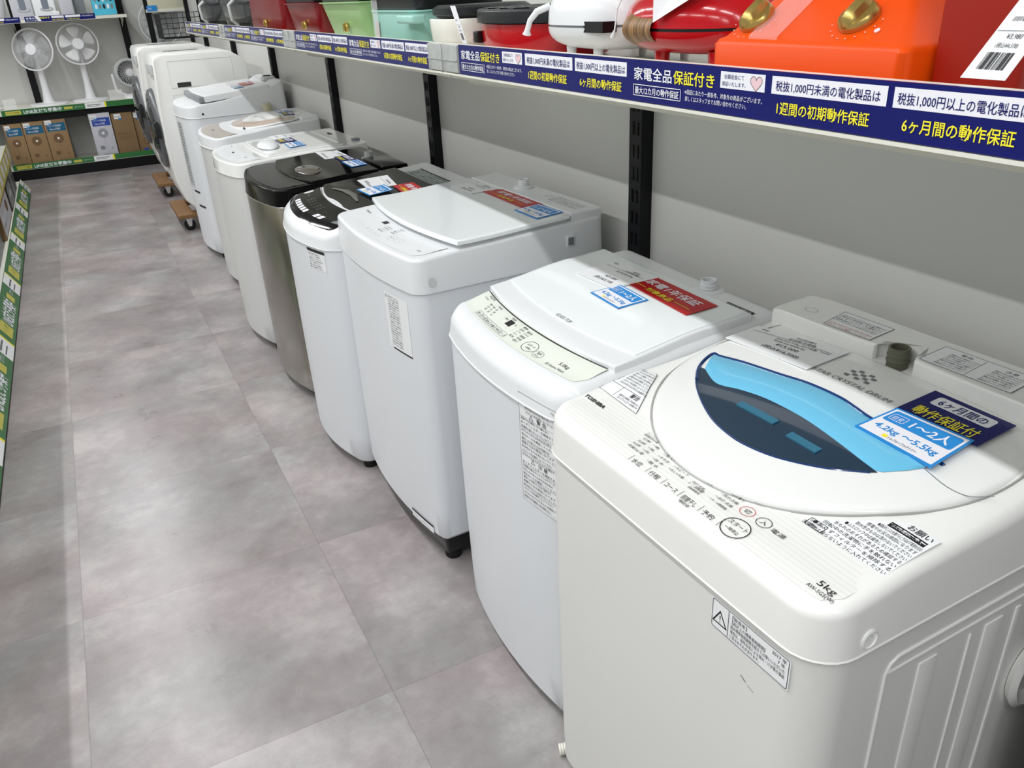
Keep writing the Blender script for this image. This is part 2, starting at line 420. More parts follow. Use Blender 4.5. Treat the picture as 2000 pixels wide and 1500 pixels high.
def plate(pts, zf, th=0.008, er=0.004, steps=(0.97, 0.9, 0.8, 0.66, 0.5, 0.33, 0.15), c=None, mb=None, mi=0, base=None):
    """solid plate with outline pts [(u,v)], top surface zf(u,v), thickness th, softened edge"""
    mb = mb or MB()
    if c is None: c = (sum(p[0] for p in pts)/len(pts), sum(p[1] for p in pts)/len(pts))
    def ring(q, dz, ins=0.0):
        out = []
        for (u, v) in pts:
            d = math.hypot(u-c[0], v-c[1]); k = q*(d-ins)/d; a, b = c[0]+(u-c[0])*k, c[1]+(v-c[1])*k
            out.append((a, b, zf(a, b)+dz))
        return out
    rings = [ring(1, -th), ring(1, -er)]
    for k in (1, 2, 3): t = math.pi/2*k/3; rings.append(ring(1, -er+er*math.sin(t), er*(1-math.cos(t))))
    for q in steps: rings.append(ring(q, 0, er))
    mb.loft(rings, mi); return mb

def ell(cu, cv, ru, rv, n=64, p=2.0):
    out = []
    for k in range(n):
        t = 2*math.pi*k/n; c, s = math.cos(t), math.sin(t)
        out.append((cu+ru*abs(c)**(2/p)*(1 if c > 0 else -1), cv+rv*abs(s)**(2/p)*(1 if s > 0 else -1)))
    return out

def unwarp(S, x, v): k = S.bowat(v); return (x+k)/(1+k/S.D)
def rawF(S, zt, l0=0.0012): return lambda a, b, l: (b, S.W-a, zt(unwarp(S, b, S.W-a), S.W-a)+l0+l)
def topF(W, zf):
    return lambda a, b, l: (b, W-a, zf(b, W-a)+l)
def frontF(S, off=0.0, ins=0.002):
    return lambda a, b, l: (S.front(S.W-a)+ins+off-l, S.W-a, b)

# Japanese filler phrases as printed on the instruction stickers
JP = ['ふたロック中は操作しないでください', '運転中にふたを開けるときは必ず電源を切る', '洗濯物は偏らないように入れてください', '水もれのおそれがあるため確認する', '感電や火災の原因になります', 'お手入れのあとは水気を拭き取る', '回転中の洗濯物に手を触れない', '防水性のものは洗わないでください', '排水ホースを確認してください', '糸くずフィルターを掃除する']
def jp(n, seed=0): return [JP[(i*3+seed) % len(JP)] for i in range(n)]

# hang-tag cards lying on the lids: each is a thing of its own
def tag_card(F, P, kind, label, cat, name, group=None, rows=None, dz=0.0, curl=0.0):
    """P: quad corners in (a,b): bottom-left, bottom-right, top-right, top-left as read"""
    (x0, y0), (x1, y1), (x2, y2), (x3, y3) = P
    wv = (x1-x0, y1-y0); hv = (x3-x0, y3-y0); Wd = math.hypot(*wv); Hd = math.hypot(*hv)
    C4 = [Vector(F(x, y, 0.0025+dz)) for (x, y) in P]
    def G(a, b, l):
        s, t = a/Wd, b/Hd; q = (C4[0]*(1-s)+C4[1]*s)*(1-t)+(C4[3]*(1-s)+C4[2]*s)*t; q.z += l+0.004*(1-(2*s-1)**2)*(1-(2*t-1)**2)*curl
        return q
    p = Print(G)
    th = MB(); nn = 5
    vs = []
    for lz in (-0.0012, 0.0):
        for j in range(nn+1):
            for i in range(nn+1): vs.append(G(Wd*i/nn, Hd*j/nn, lz))
    N_ = (nn+1)**2; fs = []
    for j in range(nn):
        for i in range(nn):
            q = j*(nn+1)+i; fs.append((N_+q, N_+q+1, N_+q+nn+2, N_+q+nn+1)); fs.append((q, q+nn+1, q+nn+2, q+1))
    for i in range(nn):
        for (a, b) in ((i, i+1), ((nn*(nn+1))+i+1, (nn*(nn+1))+i), ((i+1)*(nn+1), i*(nn+1)), (i*(nn+1)+nn, (i+1)*(nn+1)+nn)):
            fs.append((a, b, N_+b, N_+a))
    base = {'navy': M_NAVY, 'blue': M_BLUE, 'red': M_RED, 'paper': M_PAPER}[kind]
    th.add(vs, fs)
    o = th.build(name, base); tag(o, label, cat, group)
    if kind == 'navy':
        p.rrect(Wd*0.14, Hd*0.56, Wd*0.86, Hd*0.88, Hd*0.06, M_SIGNW, fill=True, lift=0.0004)
        p.text('6ヶ月間の', Wd*0.21, Hd*0.62, Hd*0.25, M_NAVY, w=Wd*0.58, bold=0.01, lift=0.0008)
        p.text('動作保証付', Wd*0.12, Hd*0.13, Hd*0.33, M_YEL, w=Wd*0.76, bold=0.01, lift=0.0008)
    elif kind == 'blue':
        p.rect(Wd*0.03, Hd*0.05, Wd*0.97, Hd*0.95, M_SIGNW, 0.0003)
        p.rrect(Wd*0.06, Hd*0.52, Wd*0.94, Hd*0.9, Hd*0.05, M_BLUE, fill=True, lift=0.0006)
        p.rrect(Wd*0.10, Hd*0.6, Wd*0.29, Hd*0.8, Hd*0.03, M_SIGNW, t=Hd*0.012, lift=0.0009)
        p.text('目安', Wd*0.13, Hd*0.64, Hd*0.13, M_SIGNW, w=Wd*0.13, lift=0.0009)
        p.text('1～2人', Wd*0.37, Hd*0.6, Hd*0.26, M_SIGNW, w=Wd*0.5, bold=0.02, lift=0.0009)
        p.text('4.2kg ～5.5kg', Wd*0.1, Hd*0.26, Hd*0.2, M_BLUE, w=Wd*0.8, bold=0.02, lift=0.0006)
        p.rect(Wd*0.3, Hd*0.1, Wd*0.36, Hd*0.18, M_YEL, 0.0006, (1, 1))
        p.text('トレジャーファクトリー', Wd*0.38, Hd*0.1, Hd*0.09, M_INK, w=Wd*0.36, bold=0.01, lift=0.0006)
    elif kind == 'red':
        p.text('家電1年保証', Wd*0.12, Hd*0.5, Hd*0.36, M_SIGNW, w=Wd*0.78, bold=0.012)
        p.text('対象商品', Wd*0.3, Hd*0.14, Hd*0.24, M_YEL, w=Wd*0.38, bold=0.01)
        p.line([(Wd*0.07, Hd*0.25), (Wd*0.27, Hd*0.25)], M_YEL, Hd*0.02); p.line([(Wd*0.71, Hd*0.25), (Wd*0.93, Hd*0.25)], M_YEL, Hd*0.02)
    else:
        for (st, a, b, sz, wd) in (rows or []): p.text(st, Wd*a, Hd*b, Hd*sz, M_INK, w=Wd*wd)
        if rows: p.line([(Wd*0.05, Hd*0.72), (Wd*0.93, Hd*0.72)], M_INK, 0.0008)
    if p.mb.v: p.build('printed_text', o)
    return o

# ================================================================== the room
mb = MB(); mb.box(-6, -5, -0.05, 6, 12, 0); struct(mb.build('floor', M_FLOOR))
mb = MB(); mb.box(-6, -5, 2.9, 6, 12, 2.95); struct(mb.build('ceiling', M_CEIL))
mb = MB(); mb.box(-6, 9.35, 0, 6, 9.4, 2.9); struct(mb.build('wall_back', M_WALL))

# ---- gondola shelving along the right side -----------------------------------
SX = 0.65      # front face of the price rail
SZ0, SZ1 = 1.217, 1.268
gr = thing('shelving_unit', 'long black-post shelving with grey back panels and ivory shelf above the washing machines', 'shelving', (1.1, 2.0, 0))
def rel(o, x, y, z): return (x-o.location.x, y-o.location.y, z-o.location.z)
POSTY = [0.295, 1.53, 2.765, 4.0, 5.235, 6.47, 7.7, 8.5]
for i in range(len(POSTY)-1):
    mb = MB(); mb.box(0.02, POSTY[i]-2+0.0, 0.1, 0.045, POSTY[i+1]-2-0.0, 2.1); mb.build('back_panel', M_PANEL, gr)
mb = MB(); mb.box(0.02, -2.94-2, 0.1, 0.045, POSTY[0]-2, 2.1); mb.build('back_panel', M_PANEL, gr)
def upright(parent, x, y, along='y', z1=2.12):
    mb = MB()
    if along == 'y':
        mb.box(x-0.012, y-0.023, 0, x+0.02, y+0.023, z1)
        for k in range(int((z1-0.3)/0.05)):
            z = 0.3+k*0.05
            for dy in (-0.012, 0.005): mb.box(x-0.0135, y+dy, z, x-0.0118, y+dy+0.006, z+0.028, 1)
    else:
        mb.box(x-0.028, y-0.02, 0, x+0.028, y+0.012, z1)
    return mb.build('upright', [M_NAVYM, M_BLACKG], parent)
for y in POSTY: upright(gr, 0.0, y-2)
SEG = [(-0.92, 0.312), (0.316, 1.548), (1.552, 2.783), (2.787, 4.018), (4.022, 5.2)]
for a, b in SEG:
    mb = MB(); mb.box(SX+0.012-1.1, a-2, SZ0-0.002, -0.012, b-2, SZ0+0.016, 0)
    mb.box(SX+0.014-1.1, a-2, SZ0-0.012, SX+0.03-1.1, b-2, SZ0+0.016, 0)
    s_ = mb.build('shelf_board', M_SHELF, gr)
    mb = MB(); P = [(SX-0.003-1.1, SZ0-0.0035), (SX+0.013-1.1, SZ0-0.005), (SX+0.013-1.1, SZ1), (SX+0.002-1.1, SZ1), (SX+0.002-1.1, SZ0+0.0), (SX-0.003-1.1, SZ0)]
    mb.loft([[(x, a-2, z) for x, z in P], [(x, b-2, z) for x, z in P]], smooth=False)
    mb.build('price_rail', M_SHELF, gr)
for y in POSTY[:5]:
    mb = MB()
    for dy in (-0.02, 0.014):
        P = [(-0.40, SZ0-0.014), (-0.40, SZ0-0.026), (-0.03, SZ0-0.09), (-0.01, SZ0-0.1), (-0.01, SZ0-0.014)]
        mb.loft([[(x, y-2+dy, z) for x, z in P], [(x, y-2+dy+0.004, z) for x, z in P]], smooth=False)
    mb.build('shelf_bracket', M_SHELF, gr)

# warranty strips in the price rail
def rail_strip(y0, y1, units, label, off=0.0, faded=False):
    """blue warranty strip, read from far (y0) to near (y1)"""
    mb = MB(); mb.box(SX-0.0012, y1, SZ0+0.001, SX+0.0016, y0, SZ1)
    o = mb.build('shelf_sign', M_NAVY); tag(o, label, 'sign', 'warranty strips on the shelf edge')
    F = lambda a, b, l: (SX-0.0012-l, y0-a, SZ0+b)
    p = Print(F)
    for k in range(units):
        u = k*0.543+off
        p.text('家電全品', u+0.012, 0.0285, 0.0165, M_SIGNW, w=0.078, bold=0.012)
        p.text('保証付き', u+0.093, 0.0285, 0.0165, M_YEL, w=0.075, bold=0.012)
        p.line([(u+0.011, 0.0085), (u+0.108, 0.0085), (u+0.108, 0.0215), (u+0.011, 0.0215)], M_SIGNW, 0.0009, closed=True)
        p.text('最大12カ月の動作保証', u+0.0145, 0.0112, 0.0094, M_SIGNW, w=0.09, bold=0.01)
        p.text('※保証にあたり一部条件、対象外の商品がございます。', u+0.116, 0.0175, 0.0062, M_SIGNW, w=0.13)
        p.text('詳しくはスタッフまでお問い合わせください。', u+0.117, 0.0100, 0.0062, M_SIGNW, w=0.105)
        p.rect(u+0.178, 0.0290, u+0.248, 0.0465, M_SIGNW, 0.0003, (1, 1))
        p.text('全額返金にて', u+0.184, 0.0395, 0.0052, M_NAVY, w=0.032); p.text('保証いたします。', u+0.181, 0.0320, 0.0052, M_NAVY, w=0.038)
        hx, hy = u+0.235, 0.0375
        H = [(hx+0.0088*(16*math.sin(t)**3)/16, hy+0.0088*(13*math.cos(t)-5*math.cos(2*t)-2*math.cos(3*t)-math.cos(4*t))/16) for t in [2*math.pi*q/26 for q in range(26)]]
        p.mb.add([p.F(*q, 0.0005) for q in H], [list(range(26))], p.mi(M_ROSE)); p.line(H, M_GREYINK, 0.0006, 0.0007, True)
        p.rect(u+0.258, 0.0290, u+0.402, 0.0465, M_SIGNW, 0.0003, (1, 1)); p.text('税抜1,000円未満の電化製品は', u+0.264, 0.0330, 0.0108, M_NAVY, w=0.131, bold=0.005)
        p.rect(u+0.409, 0.0290, u+0.541-0.003, 0.0465, M_SIGNW, 0.0003, (1, 1)); p.text('税抜1,000円以上の電化製品は', u+0.4135, 0.0330, 0.0108, M_NAVY, w=0.121, bold=0.005)
        p.text('1週間の初期動作保証', u+0.268, 0.0105, 0.0135, M_YEL, w=0.118, bold=0.012)
        p.text('6ヶ月間の動作保証', u+0.422, 0.0105, 0.0135, M_YEL, w=0.105, bold=0.012)
    p.build('printed_text', o); return o
rail_strip(1.472, 0.385, 2, 'deep blue warranty strip on the shelf edge, nearest of the row')
rail_strip(2.70, 1.622, 2, 'blue warranty strip on the shelf edge below the green and mint pots')
rail_strip(3.935, 2.86, 2, 'blue warranty strip on the shelf edge below the dark red pots')
rail_strip(5.16, 4.09, 2, 'blue warranty strip at the far end of the shelf edge')
rail_strip(0.30, -0.80, 2, 'blue warranty strip on the shelf edge nearest the viewer, mostly outside the picture')
# clear sleeves with bare rail between the strips
for ya, yb, lb in ((1.622, 1.472, 'clear rail sleeve between the nearest blue strip and the next'), (2.86, 2.70, 'clear rail sleeve below the pale green pot'), (4.09, 3.935, 'clear rail sleeve below the tall dark red pot')):
    mb = MB(); ym = (ya+yb)/2
    mb.box(SX-0.004, yb+0.004, SZ0+0.002, SX+0.0015, ym-0.003, SZ1-0.001, 0, 0.001)
    mb.box(SX-0.004, ym+0.003, SZ0+0.002, SX+0.0015, ya-0.004, SZ1-0.001, 0, 0.001)
    mb.box(SX-0.0055, yb+0.004, SZ0+0.022, SX-0.004, ym-0.003, SZ0+0.0245, 0); mb.box(SX-0.0055, ym+0.003, SZ0+0.022, SX-0.004, ya-0.004, SZ0+0.0245, 0)
    o = mb.build('rail_sleeve', M_RAIL); tag(o, lb, 'rail cover', 'clear sleeves on the shelf edge')

# ---- shelving at the far end ---------------------------------------------------
FY = 8.55
g2 = thing('shelving_unit', 'far end shelving with white fans, black posts and green price strips', 'shelving', (0, 9.0, 0))
for x in (-1.15, -0.285, 0.585): upright(g2, x, 0.03-0.03, 'x')
for a, b in ((-2.0, -1.15), (-1.15, -0.285), (-0.285, 0.585)):
    mb = MB(); mb.box(a, 0.03, 0.05, b, 0.06, 2.1); mb.build('back_panel', M_PANEL, g2)
mb = MB(); mb.box(-2.0, -0.45, 0.0, 0.60, 0.0, 0.09); mb.build('base_plinth', M_NAVYM, g2)
mb = MB(); mb.box(-2.0, -0.455, 0.09, 0.60, 0.02, 0.105); mb.build('shelf_board', M_SHELF, g2)
mb = MB(); mb.box(-2.0, -0.455, 0.555, 0.60, 0.02, 0.60); mb.box(-2.0, -0.45, 0.548, 0.60, 0.02, 0.556, 1); mb.build('shelf_board', [M_SHELF, M_NAVYM], g2)
mb = MB(); mb.box(-2.0, -0.425, 0.49, 0.58, 0.0, 0.548); mb.build('shelf_beam', M_NAVYM, g2)
mb = MB(); mb.box(-2.0, -0.455, 1.275, 0.60, 0.02, 1.30); mb.build('shelf_board', M_SHELF, g2)
for x in (-0.285, 0.585):
    mb = MB(); P = [(-0.36, 1.272), (-0.36, 1.262), (-0.02, 1.19), (-0.02, 1.272)]
    mb.loft([[(x-0.016, y, z) for y, z in P], [(x-0.013, y, z) for y, z in P]], smooth=False); mb.build('shelf_bracket', M_SHELF, g2)

M_YSOFT = mat('soft_yellow_print', srgb(196, 190, 84), 0.4)
def green_strip(a0, a1, z0, z1, F_, label, yel=True, scale=1.0):
    """green price rail strip with repeating print. F_(a,b,l)"""
    q = Print(F_); h = z1-z0; a = a0
    q.rect(a0, z0, a1, z1, M_GREEN, 0.0, (10, 1))
    k = 0
    while a < a1-0.5*scale:
        q.text('LINE友だち募集中', a+0.17*scale, z0+h*0.2, h*0.72, M_SIGNW, w=0.3*scale, bold=0.02)
        q.rect(a+0.03*scale, z0+h*0.15, a+0.15*scale, z0+h*0.8, M_YSOFT, 0.0006, (2, 1))
        q.text('イベント情報', a+0.035*scale, z0+h*0.38, h*0.3, M_GREEN, w=0.1*scale)
        q.rect(a+0.49*scale, z0+h*0.25, a+0.56*scale, z0+h*0.7, M_YSOFT, 0.0006, (2, 1))
        q.rect(a+0.66*scale, z0+h*0.02, a+0.82*scale, z0+h*0.98, M_PAPER, 0.0006, (2, 1))
        q.rect(a+0.82*scale, z0+h*0.02, a+0.835*scale, z0+h*0.98, M_YEL, 0.0006, (1, 1))
        q.text('CLEARLY', a+0.68*scale, z0+h*0.5, h*0.28, M_GREYINK, w=0.11*scale) if False else q.line([(a+0.68*scale, z0+h*0.6), (a+0.79*scale, z0+h*0.6)], M_GREYINK, h*0.1)
        q.line([(a+0.68*scale, z0+h*0.35), (a+0.77*scale, z0+h*0.35)], M_GREYINK, h*0.07)
        q.text('公式アカウント', a+0.575*scale, z0+h*0.4, h*0.26, M_SIGNW, w=0.075*scale)
        a += 0.86*scale; k += 1
    o = q.mb.build('shelf_sign', q.mats, auto=False); tag(o, label, 'sign', 'green price rail strips'); return o
green_strip(0, 1.14, 0.552, 0.600, lambda a, b, l: (-0.58+a, FY-0.006-l, b), 'green strip on the edge of the far middle shelf under the fans')
green_strip(0, 1.20, 0.093, 0.140, lambda a, b, l: (-0.62+a, FY-0.006-l, b), 'green strip along the bottom far shelf below the cardboard boxes')
F_ = lambda a, b, l: (-0.50+a, FY-0.006-l, 1.277+b)
for (xa, n, lb) in ((-0.20, 1, 'navy strip on the edge of the far top shelf'), (-0.78, 1, 'navy strip at the cut-off left end of the far top shelf')):
    p = Print(lambda a, b, l, xa=xa: (xa+a, FY-0.007-l, 1.279+b)); p.rect(0, 0, 0.545 if n == 1 else 0.5, 0.042, M_NAVY, 0.0)
    p.text('家電全品', 0.01, 0.022, 0.016, M_SIGNW, w=0.09, bold=0.01); p.text('保証付き', 0.11, 0.022, 0.016, M_YEL, w=0.08, bold=0.01)
    p.rect(0.205, 0.021, 0.30, 0.038, M_SIGNW, 0.0005); p.rect(0.31, 0.021, 0.43, 0.038, M_SIGNW, 0.0005) 
    p.text('最大12カ月の動作保証', 0.01, 0.006, 0.009, M_SIGNW, w=0.11); p.text('1週間の初期動作保証', 0.205, 0.005, 0.011, M_YEL, w=0.095); p.text('6ヶ月間の動作保証', 0.32, 0.005, 0.011, M_YEL, w=0.1)
    p.text('家電全品保証付き', 0.44, 0.022, 0.012, M_SIGNW, w=0.09)
    o = p.mb.build('shelf_sign', p.mats, auto=False); tag(o, lb, 'sign', 'navy strips on the far top shelf')

# ---- shelving along the left side ------------------------------------------------
g3 = thing('shelving_unit', 'low left aisle shelving with green edge strip, cut off by the picture edge', 'shelving', (-0.8, 4, 0))
mb = MB(); mb.box(-0.30, -5.0, 0.05, -0.27, 3.85, 1.25); mb.build('back_panel', M_PANEL, g3)
mb = MB(); mb.box(-0.27, -5.0, 0.0, 0.235, 3.85, 0.09); mb.build('base_plinth', M_NAVYM, g3)
mb = MB(); mb.box(-0.27, -5.0, 0.095, 0.236, 3.85, 0.112)
P = [(0.236, 0.112), (0.236, 0.100), (0.296, 0.012), (0.2995, 0.016), (0.245, 0.112)]
mb.loft([[(x, -5.0, z) for x, z in P], [(x, 3.86, z) for x, z in P]], smooth=False); mb.build('shelf_board', M_SHELF, g3)
mb = MB(); mb.box(-0.27, -5.0, 0.40, 0.24, 3.75, 0.415); mb.build('shelf_board', M_SHELF, g3)
green_strip(0, 8.75, 0.0, 0.0965, lambda a, b, l: (-0.499-b*0.0545/0.0965+l, -0.9+a, 0.016+b*0.096/0.0965), 'tall green strip along the bottom edge of the left aisle shelf', scale=1.15)
M_YCARD = mat('yellow_card', srgb(205, 195, 70), 0.35)
q = Print(lambda a, b, l: (-0.553+l, 3.2+a, b)); q.rect(0, 0.306, 4.55, 0.433, M_YCARD, 0)
for k in range(15):
    a = 0.1+k*0.3
    q.rect(a, 0.33, a+0.17, 0.42, M_PAPER, 0.0008, (1, 1)); q.text('お買得', a+0.02, 0.38, 0.03, M_BLUEP, w=0.12); q.line([(a+0.02, 0.35), (a+0.14, 0.35)], M_GREYINK, 0.006)
o = q.mb.build('shelf_sign', q.mats, auto=False); tag(o, 'yellow strip with white cards on the upper left shelf edge', 'sign')

# ================================================================== washing machines
def machine(label, x0, y0, th):
    return thing('washing_machine', label, 'washing machine', (x0, y0, 0), th)
def place_on(o, root):
    """lying cards are built in the machine's own axes: give them its place"""
    o.location = root.location.copy(); o.rotation_euler = root.rotation_euler.copy(); return o
def feet(S, root, z=0.03, ins=0.05):
    for (u, v) in ((ins, ins), (ins, S.W-ins), (S.D-ins, ins), (S.D-ins, S.W-ins)):
        mb = MB(); mb.lathe([(0.021, 0.0), (0.023, 0.005), (0.02, z+0.004)], (u-S.bowat(v)*0.8, v, 0), 16); mb.build('foot', M_RUBBER, root)
def tap(root, u, v, z, m, r=0.016, h=0.028, collar=None):
    mb = MB()
    if collar: mb.lathe([(r*1.9, -0.004), (r*1.9, 0.003), (r*1.6, 0.006), (r*1.2, 0.006)], (u, v, z), 28)
    mb.lathe([(r, -0.004), (r, h*0.25), (r*1.08, h*0.28), (r*1.08, h*0.36), (r, h*0.4), (r, h*0.52), (r*1.07, h*0.55), (r*1.07, h*0.64), (r, h*0.68), (r, h-0.001), (r*0.9, h), (r*0.78, h-0.001), (r*0.72, h*0.3)], (u, v, z), 28)
    mb.build('water_inlet', m, root)
def hose(root, pts, r, m, name='drain_hose'):
    mb = MB(); P = [Vector(p) for p in pts]; Q = []
    for i in range(len(P)-1):
        for k in range(14): Q.append(P[i].lerp(P[i+1], k/14))
    Q.append(P[-1]); mb.tube(Q, [r*(1+0.09*(i % 2)) for i in range(len(Q))], 12); mb.build(name, m, root)

# ---- 1: nearest, blue lid window ------------------------------------------------
r1 = machine('white washing machine with blue see-through lid window, nearest to the viewer', 0.532, 0.410, 0.02)
S1 = Shape(0.558, 0.55, 0.001, 0.05, 0.035, 0.004)
zu1 = lin((0.0, 0.777), (0.05, 0.783), (0.20, 0.800), (0.42, 0.822), (0.55, 0.84))
def zt1(u, v):
    z = zu1(u); e = min(v, S1.W-v)
    z -= 0.014*max(0, 1-e/0.06)**2*min(1, max(0, (u-0.12)/0.2))
    return z
top_frame(S1, 0.713, zt1, 0.013, 0.002, 'top_frame', M_WARM, r1)
body(S1, 0.715, 0.03, M_BODYW, r1); feet(S1, r1)
# pressed ribs on the near side wall
mb = MB()
for (a, b) in ((0.172, 0.204), (0.262, 0.266), (0.292, 0.326), (0.352, 0.362)): mb.box(a, 0.0003, 0.08, b, 0.012, 0.640, 0, 0.0012)
mb.build('side_panel_rib', M_BODYW, r1)
mb = MB(); mb.tube([(0.112, 0.0018, 0.06), (0.112, 0.0018, 0.655), (0.118, 0.0018, 0.668), (0.13, 0.0018, 0.674), (0.50, 0.0018, 0.674)], 0.0022, 8); mb.tube([(0.116, 0.0022, 0.655), (0.50, 0.0022, 0.655)], 0.002, 8); mb.build('side_panel_bead', M_BODYW, r1)
mb = MB(); mb.lathe([(0.02, -0.002), (0.055, -0.002), (0.06, 0.006), (0.05, 0.012), (0.038, 0.006), (0.034, 0.002)], (0, 0, 0), 32, M=Matrix.Rotation(math.radians(90), 4, 'X'), sx=0.8)
mb.build('side_handle', M_BODYW, r1, (0.425, -0.001, 0.50))
mb = MB(); MX = Matrix.Rotation(math.radians(90), 4, 'X')
mb.lathe([(0.012, -0.004), (0.0125, 0.001), (0.0105, 0.002), (0.008, -0.002), (0.007, -0.006)], (0, 0, 0), 24, M=MX); mb.lathe([(0.0055, -0.004), (0.005, 0.0), (0.001, -0.002)], (0, 0, 0), 12, 1, M=MX)
mb.build('screw', [M_WARM, M_CHROME], r1, (0.068, -0.001, 0.731))
# seam bead
def bead(S, z, root, m, r=0.0022):
    mb = MB(); mb.tube([Vector((p[0], p[1], z)) for p in S.ring(-0.0012, 0)], r*0.55, 6, closed=True); mb.build('seam_trim', m, root)
bead(S1, 0.7145, r1, M_WARM, 0.004)
FT1 = topF(S1.W, zt1)
# control panel sticker
def panel(root, S, zt, u0, u1, ins, m, name='control_panel', r=0.02, lift=0.0007, curve=0.0):
    """printed sheet along the front edge of the top"""
    W = S.W; vs = []; fs = []; nu, nv = 10, 40
    for j in range(nv+1):
        v = ins+(W-2*ins)*j/nv; e = min(v-ins, W-ins-v); cut = 0 if e > r else r-math.sqrt(max(0, r*r-(r-e)**2))
        a = u0+cut; b = u1-curve*(1-(2*v/W-1)**2)
        for i in range(nu+1):
            u = a+(b-a)*i/nu; x, y = S.warp(u, v); vs.append((x, y, zt(u, v)+lift))
    for j in range(nv):
        for i in range(nu): q = j*(nu+1)+i; fs.append((q, q+nu+1, q+nu+2, q+1))
    mb = MB(); mb.add(vs, fs, 0, True); return mb.build(name, m, root)
pn = panel(r1, S1, zt1, 0.022, 0.103, 0.018, M_STRIPE)
RW1 = rawF(S1, zt1)
p = Print(lambda a, b, l: RW1(a-0.009, 0.022+(b-0.022)*0.88, l)); W1 = S1.W
p.text('TOSHIBA', 0.024, 0.076, 0.0115, M_INK, w=0.052, bold=0.03)
for k, (st, a, wd) in enumerate((('水位', 0.212, 0.019), ('行程', 0.249, 0.019), ('コース', 0.282, 0.022), ('部屋干し', 0.315, 0.026), ('予約', 0.353, 0.019))):
    p.text(st, a, 0.0215, 0.0105, M_INK, w=wd)
    p.line([(a-0.005, 0.021), (a-0.005, 0.033)], M_GREYINK, 0.0008)
p.text('槽乾燥', 0.318, 0.0145, 0.0058, M_INK, w=0.018)
p.line([(0.382, 0.020), (0.382, 0.033)], M_GREYINK, 0.0008)
for i, (l1, l2) in enumerate((('0.7杯', '48L'), ('0.5杯', '38L'), ('0.3杯', '23L'), ('点滅12L', '弱'))):
    b = 0.071-i*0.0098; p.text(l1, 0.180, b, 0.0066, M_INK); p.text('●', 0.2005, b+0.001, 0.004, M_LINE); p.text(l2, 0.206, b, 0.0066, M_INK)
p.text('スピードコースは一洗剤量', 0.172, 0.086, 0.0056, M_GREYINK, w=0.048); p.text('洗剤量目安の水量', 0.172, 0.080, 0.0056, M_INK, w=0.030)
for i, st in enumerate(('洗 い', 'すすぎ', '注 水', '脱 水')):
    b = 0.069-i*0.0105; p.text('●', 0.226, b+0.001, 0.004, M_LINE); p.text(st, 0.231, b, 0.0064, M_INK, w=0.018)
for i, st in enumerate(('○標 準', 'つけおき', 'スピード', 'おしゃれ着')):
    b = 0.080-i*0.0100; p.text('●', 0.258, b+0.001, 0.004, M_LINE); p.text(st, 0.263, b, 0.0064, M_INK, w=0.025)
for i, st in enumerate(('毛 布', '槽洗浄')): p.text(st, 0.303, 0.082-i*0.0105, 0.0064, M_INK, w=0.020); p.text('●', 0.298, 0.083-i*0.0105, 0.004, M_LINE)
p.text('点灯 点滅', 0.300, 0.056, 0.0055, M_INK, w=0.022); p.text('1 │3時間', 0.300, 0.049, 0.0078, M_INK, w=0.026); p.text('自動槽乾燥', 0.306, 0.043, 0.0050, M_INK, w=0.020)
for i, st in enumerate(('衣類片寄り', '排水点検', '点灯 点滅', '9 │6時間後')): p.text(st, 0.344, 0.080-i*0.0105, 0.0064, M_INK, w=0.025); p.text('●', 0.339, 0.081-i*0.0105, 0.004, M_LINE)
p.text('点滅=チャイルドロック', 0.345, 0.0915, 0.0055, M_GREYINK, w=0.044); 
p.ellipse(0.4005, 0.0345, 0.0185, 0.0185, M_INK, 0.0013); p.text('スタート', 0.4005, 0.0365, 0.0092, M_INK, w=0.029, anchor='c'); p.text('一時停止', 0.4005, 0.0255, 0.0068, M_INK, w=0.022, anchor='c')
p.ellipse(0.386, 0.071, 0.0098, 0.0098, mat('red_ring', srgb(200, 90, 80), 0.4), 0.0009); p.text('切', 0.386, 0.0675, 0.0098, M_INK, anchor='c')
p.ellipse(0.413, 0.071, 0.0098, 0.0098, M_INK, 0.0009); p.text('入', 0.413, 0.0675, 0.0098, M_INK, anchor='c')
p.text('電源', 0.427, 0.066, 0.0092, M_INK, w=0.020)
p.text('5kg', 0.518, 0.038, 0.0140, M_INK, w=0.023); p.text('AW-5G5(W)', 0.512, 0.028, 0.0080, M_INK, w=0.035)
p.build('printed_text', pn)
# warning sticker far corner and notice sticker near corner
def sticker(root, F, poly, label_rows, m=M_PAPER, name='warning_sticker', border=True, n=0.0):
    p = Print(F); p.quad(poly, m, 0.0010, 10); 
    if border: p.line([tuple(poly[i]) for i in range(4)], M_INK, 0.0008, 0.0012, True)
    label_rows(p); return p.build(name, root)
FR1 = rawF(S1, zt1, 0.0)
def f(p):
    p.tri(0.028, 0.108, 0.014, M_INK); p.tri(0.058, 0.119, 0.008, M_INK); p.text('警告', 0.066, 0.118, 0.0100, M_INK, w=0.020, bold=0.01, lift=0.0014)
    for i, st in enumerate(jp(9, 2)[:8]): p.text(st, 0.014+0.0008*i, 0.180-i*0.0066, 0.0052, M_INK, w=(0.034+i*0.0045), lift=0.0014)
    p.line([(0.010, 0.128), (0.082, 0.128)], M_INK, 0.0008, 0.0014); p.line([(0.040, 0.128), (0.044, 0.104)], M_INK, 0.0006, 0.0014)
    for i, st in enumerate(jp(2, 6)): p.text(st, 0.050+0.004*i, 0.110-i*0.0060, 0.0050, M_INK, w=0.048, lift=0.0014)
sticker(r1, FR1, [(0.010, 0.102), (0.112, 0.0975), (0.043, 0.189), (0.012, 0.186)], f)
